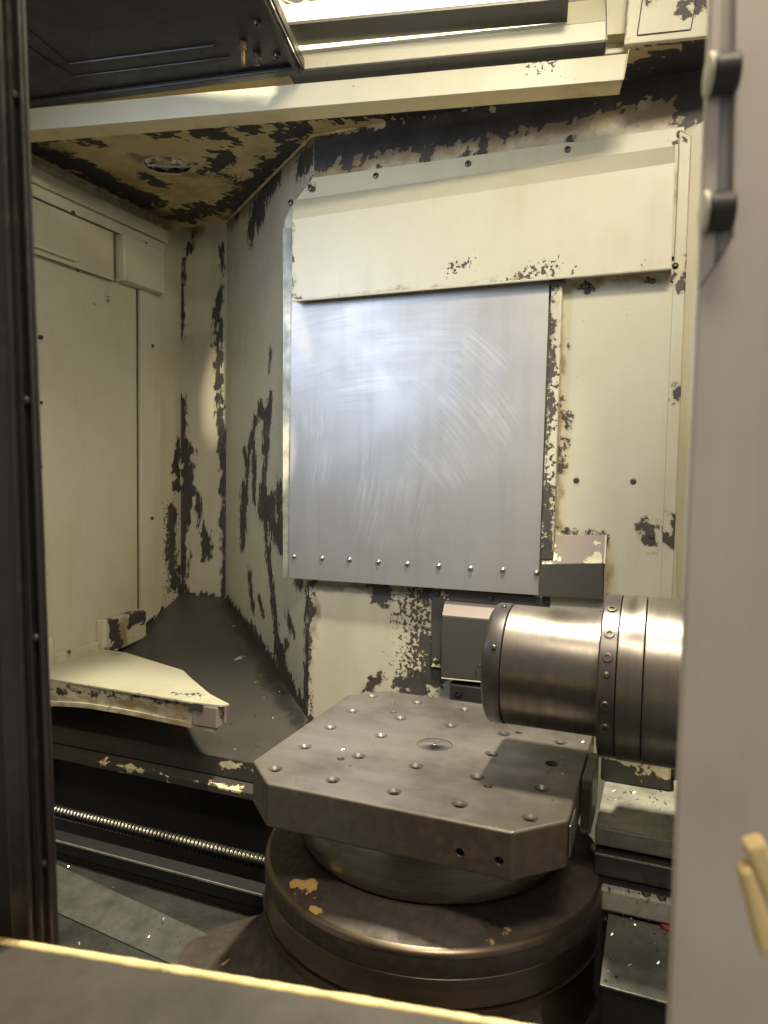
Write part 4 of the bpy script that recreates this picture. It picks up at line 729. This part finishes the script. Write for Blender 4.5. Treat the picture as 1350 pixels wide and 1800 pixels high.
a2 = [V(v) for v in [(-0.4136, 0.192, 1.3925), (-0.414, 0.1919, 1.4287), (-0.4546, 0.1848, 1.4648), (-0.4445, 0.1866, 1.4274)]]
bm = BMn(); prism(bm, a2, NB*.003, .001); finish('end_gusset', bm, M_panel, t)
# end bracket of slats
t = thing('roof_bracket', 'upright cream bracket closing the right ends of the roof slats', 'bracket', (0.2279, 0.4057, 1.3609))
a = [V(v) for v in [(0.2011, 0.4315, 1.4704), (0.2432, 0.4388, 1.4658), (0.2411, 0.4384, 1.34), (0.2011, 0.4315, 1.3392)]]
bm = BMn(); prism(bm, a, NB*.02, .002); finish('bracket_plate', bm, M_panel, t)
a = [V(v) for v in [(0.2086, 0.3739, 1.4454), (0.2102, 0.3742, 1.3364)]]
bm = BMn(); prism(bm, [a[0], a[1], a[1]+NB*.055, a[0]+NB*.055], D*.002, .0003); finish('bracket_flange', bm, M_panel, t)
# corner panel, upper right
t = thing('corner_panel', 'cream corner panel with a recessed rectangle and dark chip at upper right', 'panel', (0.3296, 0.4032, 1.3614))
a = [V(v) for v in [(0.2431, 0.388, 1.3287), (0.4639, 0.4267, 1.3307), (0.4595, 0.4259, 1.4325), (0.2503, 0.3893, 1.4564)]]
bm = BMn(); prism(bm, a, NB*.012, .002); dice(bm,'x',.01); dice(bm,'z',.01); finish('panel_sheet', bm, M_panel, t, chips=[('chip', 0.0144, [(0.3546, 0.4075, 1.3857)]), ('chip', 0.0115, [(0.3716, 0.4105, 1.3977)]), ('chip', 0.0058, [(0.2859, 0.3955, 1.4092)]), ('stain', 0.0057, [(0.246, 0.3886, 1.3372), (0.2497, 0.3892, 1.4131)])])
g = [V(v) for v in [(0.2672, 0.3907, 1.343), (0.3655, 0.4079, 1.344), (0.3769, 0.4099, 1.4197), (0.2767, 0.3924, 1.4309)]]
for i, (u_, v_) in enumerate(((0,1),(1,2),(3,0))):
    bm = BMn(); tube(bm, [g[u_], g[v_]], .0011, 6); finish('groove_line', bm, M_darkbox, t)
# added plate out of view, keeps the overhead lamp off corner panel and bracket
bm = BMn(); box(bm, (.11,.12,1.60), (.95,.74,1.612), .002)
tag(finish('roof_shade_plate', bm, M_panel), 'added flat cream plate out of view, shading the corner panel and slats', 'cover')
# dark roof panel, upper left
t = thing('roof_panel', 'dark sheet metal roof hatch at the upper left with raised border', 'hatch', (-.75,.0,1.335))
k0, k1, k2 = [V(v) for v in [(-1.131, 0.1816, 1.335), (-0.4205, 0.2683, 1.335), (-0.364, 0.0336, 1.335)]]
k1 = k1; dk = (k2-k1).normalized(); kl = k0-(k1-k0).normalized()*.3
bm = BMn(); prism(bm, [kl, k1, k1+dk*.75, kl+dk*.75], (0,0,.012), .002); finish('hatch_sheet', bm, M_black, t)
bm = BMn(); prism(bm, [kl+dk*.002, k1+dk*.002, k1+dk*.028, kl+dk*.028], (0,0,-.010), .003); finish('front_fold', bm, M_black, t)
ex = (k1-k0).normalized()
bm = BMn(); prism(bm, [k1-ex*.001+dk*.03, k1-ex*.010+dk*.03, k1-ex*.010+dk*.75, k1-ex*.001+dk*.75], (0,0,-.010), .002); finish('side_fold', bm, M_black, t)
bm = BMn(); prism(bm, [k1+ex*.006+dk*.005, k1+ex*.011+dk*.005, k1+ex*.011+dk*.75, k1+ex*.006+dk*.75], (0,0,.02), .001); finish('seal_strip', bm, M_post, t)
ra, rb, rc = [V(v) for v in [(-0.8832, 0.0733, 1.334), (-0.5394, 0.1223, 1.334), (-0.8649, -0.0519, 1.334)]]
for (u_, v_) in ((ra, rb), (ra, rc)):
    bm = BMn(); tube(bm, [u_, v_], .0035, 8); finish('raised_border', bm, M_black, t, smooth=True)
ra, rb, rc = [V(v) for v in [(-0.9079, 0.1177, 1.334), (-0.5341, 0.1701, 1.334), (-0.9139, -0.0116, 1.334)]]
for (u_, v_) in ((ra, rb), (ra, rc)):
    bm = BMn(); tube(bm, [u_, v_], .0025, 8); finish('raised_border', bm, M_black, t, smooth=True)
f1_ = V((-0.4778, 0.1319, 1.333))
bm = BMn(); lathe(bm, [(.008,0),(.008,-.012),(.0055,-.014),(.0055,-.030),(.0045,-.032),(.0045,-.045),(0,-.046)], f1_, (0,0,1), 14); finish('hose_fitting', bm, M_brass, t, smooth=True)
f1_ = V((-0.4742, 0.1784, 1.333))
bm = BMn(); lathe(bm, [(.009,0),(.009,-.008),(.006,-.010),(.006,-.020),(.004,-.021),(0,-.021)], f1_, (0,0,1), 10); finish('hex_bolt', bm, M_screwm, t, smooth=True)
for v in [(-0.4165, 0.0839, 1.333), (-0.4359, 0.1943, 1.333)]: fasten(ME_screw, v, (0,0,-1), t, 'screw', 1.1)
# cables glimpsed at the top
cc = [(-0.446, 0.2168, 1.4705), (-0.4061, 0.2238, 1.4477), (-0.378, 0.2287, 1.4561)]
bm = BMn(); tube(bm, [V(cc[0])+NB*.02, V(cc[1])+NB*.01, V(cc[2])], .003, 8); tag(finish('yellow_cable', bm, M_yellow, smooth='all'), 'thin yellow cable peeking above the upper roof slat', 'cable')

# ------------------------------------------------------------------ operator door opening
SD = Vector((0.9846, 0.1747, 0.0)); SN = Vector((-0.1747, 0.9846, 0.0))
def fpt(off, a): return a
t = thing('door_post', 'dark steel door post along the left edge of the opening', 'door post', (-0.1084, -0.7503, 0.0931))
def postpart(name, l0, l1, r0_, r1_, off, depth, mat, bev=.001):
    b_ = BMn(); prism(b_, [l0, l1, r1_, r0_], SN*depth, bev); return finish(name, b_, mat, t)
pc = {}
for nm_, xs in dict(plate=(-25,17), bead=(9.5-5,59), mid=(20,77), gap=(31,88), edge=(35,94)).items(): pass
P = {'l': [(-0.2012, -0.7668, 0.8601), (-0.1888, -0.7646, 0.0561)], 'p0': [(-0.1512, -0.7579, 0.8544), (-0.1286, -0.7539, 0.0657)], 'p1': [(-0.1263, -0.7535, 0.8515), (-0.1087, -0.7504, 0.0689)], 'p2': [(-0.1239, -0.7531, 0.8512), (-0.1061, -0.7499, 0.0693)], 'p3': [(-0.121, -0.7526, 0.8509), (-0.0994, -0.7487, 0.0703)], 'p4': [(-0.1143, -0.7514, 0.8501), (-0.0932, -0.7476, 0.0713)], 'p5': [(-0.1126, -0.7511, 0.8499), (-0.0907, -0.7472, 0.0717)]}
P = {k: (V(v[0]), V(v[1])) for k, v in P.items()}
postpart('flat_plate', P['p0'][0], P['p0'][1], P['p1'][0], P['p1'][1], -.004, .006, M_post)
bm = BMn(); tube(bm, [P['p1'][0].lerp(P['p2'][0],.5)-SN*.004, P['p1'][1].lerp(P['p2'][1],.5)-SN*.004], .0020, 10); bead = finish('bead', bm, M_post, t, smooth=True)
postpart('guide_plate', P['p2'][0], P['p2'][1], P['p3'][0], P['p3'][1], -.001, .005, M_post)
postpart('black_seal', P['p2'][0]+SN*.006, P['p2'][1]+SN*.006, P['p4'][0]+SN*.006+SD*.001, P['p4'][1]+SN*.006+SD*.001, 0, .004, M_rubber)
postpart('edge_lip', P['p4'][0], P['p4'][1], P['p5'][0], P['p5'][1], 0, .003, M_post)
postpart('outer_plate', P['l'][0]+SN*.01-SD*.9, P['l'][1]+SN*.01-SD*.9, P['p0'][0]+SN*.012, P['p0'][1]+SN*.012, 0, .004, M_rubber)
for yy in [(-0.1163, -0.7599, 0.7572), (-0.1093, -0.7586, 0.5249), (-0.1037, -0.7576, 0.3371), (-0.0992, -0.7568, 0.1514)]:
    bm = BMn(); lathe(bm, [(.0034,-.012),(.0034,-.009),(.0022,-.0078),(0,-.0074)], yy, tuple(-SN), 7); finish('weld_spot', bm, M_post, t, smooth=True)
# sill
t = thing('door_sill', 'dark worn door sill with a bright cream inner edge across the bottom', 'door sill', (0.0695, -0.7391, 0.1009))
s0, s1 = V((-0.2527, -0.7963, 0.098)), V((0.3475, -0.6897, 0.0966))
s0.z = s1.z = .1
bm = BMn(); prism(bm, [s0-SN*.0062, s1-SN*.0062, s1-SN*.30, s0-SN*.30], (0,0,-.004), .001); finish('sill_plate', bm, M_sill, t)
bm = BMn(); m_ = 90
row = []
for i in range(m_+1):
    q = s0.lerp(s1, i/m_); j = .0009*mnoise.noise(q*60)+.0007*mnoise.noise(q*210)
    row.append([bm.verts.new(q-SN*(.0058+j*1.6)+V((0,0,-.003))), bm.verts.new(q-SN*(.0052+j*1.5)+V((0,0,.0010))), bm.verts.new(q-SN*.0025+V((0,0,.0016))), bm.verts.new(q+V((0,0,.001+j))), bm.verts.new(q+SN*.001+V((0,0,-.05)))])
for a, b in zip(row[:-1], row[1:]):
    for k in range(4): bm.faces.new((a[k], a[k+1], b[k+1], b[k]))
finish('cream_edge', bm, M_yellow, t, smooth='all', chips=[('chip', 0.0017, [(-0.1159, -0.772, 0.0998), (-0.1074, -0.7705, 0.1001)])])
bm = BMn(); prism(bm, [s0+V((0,0,-.052)), s1+V((0,0,-.052)), s1+V((0,0,-.55)), s0+V((0,0,-.55))], SN*-.01); finish('inner_wall', bm, M_sill, t)

# sliding door on the right
t = thing('sliding_door', 'blurred brushed steel sliding door panel close on the right side', 'door', (0.3757, -0.7355, 0.2099))
E0 = [V(v) for v in [(0.3708, -0.7364, 0.7498), (0.3722, -0.7362, 0.1185)]]; E1 = [V(v) for v in [(0.3769, -0.7353, 0.7491), (0.3786, -0.735, 0.5995)]]; E2 = [V(v) for v in [(0.3825, -0.7343, 0.7484), (0.3867, -0.7336, 0.6052)]]
low = E0[0].lerp(E0[1], (470+60)/1960)
far = SD*.6
ftop = E2[0]+far; fbot = E0[1]+far
ftop.z = E2[0].z; fbot.z = E0[1].z
bm = BMn(); prism(bm, [E0[0], low, E1[1]-V((0,0,.008)), E1[0]], SN*.010, .0015); finish('edge_flange', bm, M_door, t)
bm = BMn(); prism(bm, [E2[0], E2[1], E1[1]-V((0,0,.0085)), low-V((0,0,.0005)), E0[1], fbot, ftop], SN*.010, .0015); finish('door_skin', bm, M_door, t)
bm = BMn(); prism(bm, [E1[0]+SN*.006, E1[1]+SN*.006+V((0,0,-.008)), E2[1]+SN*.006, E2[0]+SN*.006], SN*.003); finish('slot_back', bm, M_grey, t)
for ct in [(0.3854, -0.7389, 0.6904), (0.386, -0.7388, 0.6184)]:
    bm = BMn(); L_ = .0125
    lathe(bm, [(0,0),(.0094,0),(.0104,-.001),(.0104,-L_),(.0098,-L_-.0008)], ct, tuple(SD), 40); bmp = finish('bumper', bm, M_rubber, t, smooth=True)
    bm = BMn(); lathe(bm, [(.0106,-L_-.001),(.0109,-L_-.0014),(.0109,-L_-.0026),(.0102,-L_-.0032),(0,-L_-.0037)], ct, tuple(SD), 40); finish('bumper_face', bm, M_panel, bmp, smooth=True)
# pale yellow bars at lower right
for lab, qs in (('upper of two blurred pale yellow slanted bars at the lower right edge', [(0.4009, -0.792, 0.2946), (0.4103, -0.7903, 0.2992), (0.4273, -0.7873, 0.2666), (0.4171, -0.7891, 0.2594)]), ('lower of two blurred pale yellow slanted bars at the lower right edge', [(0.3996, -0.7922, 0.2814), (0.4048, -0.7913, 0.2859), (0.4193, -0.7887, 0.2458), (0.4115, -0.7901, 0.2382)])):
    bm = prism(BMn(), [V(v) for v in qs], SN*.012, .003, 3)
    tag(finish('handle_bar', bm, M_yellow), lab, 'bar', 'yellow bars by the sliding door')

# ------------------------------------------------------------------ swarf
bm = BMn()
def chipbit(p):
    a = random.uniform(0, 6.28); l = random.choice((.0007,.001,.0013,.002,.003))*random.uniform(.7,1.2); d = Vector((math.cos(a), math.sin(a), random.uniform(0,.6)))*l; e = Vector((-d.y, d.x, .0004))*.4
    vs = [bm.verts.new(V(p)+x) for x in (-d-e, d-e, d+e+V((0,0,.0006)), -d+e+V((0,0,.0006)))]; bm.faces.new(vs)
for i in range(70):
    x, y = random.uniform(-.95,-.56), random.uniform(.43,.75)
    chipbit((x, y, -.23+.4*(y-.6)+.001))
for i in range(70): 
    x, y = random.uniform(-.8,-.3), random.uniform(-.3,-.08); chipbit((x, y, -.338-.05*max(0,-.2-y)))
for i in range(110):
    x = random.uniform(.29,.42); chipbit((x, random.uniform(-.06,-.015), -.17 if random.random() < .4 else -.207))
for i in range(60): y = random.uniform(-.17,-.04); chipbit((random.uniform(.30,.45), y, -.2095-.127*(-.033-y)*.93))
for i in range(40): chipbit((random.uniform(.28,.42), random.uniform(.12,.20), -.099))
for i in range(40): chipbit((random.uniform(-.23,.24), random.uniform(-.23,.23), .0008))
o = finish('metal_swarf', bm, M_bright, smooth='keep'); o['kind'] = 'stuff'; o['label'] = 'tiny bright metal chips scattered over plates and trays'; o['category'] = 'swarf'
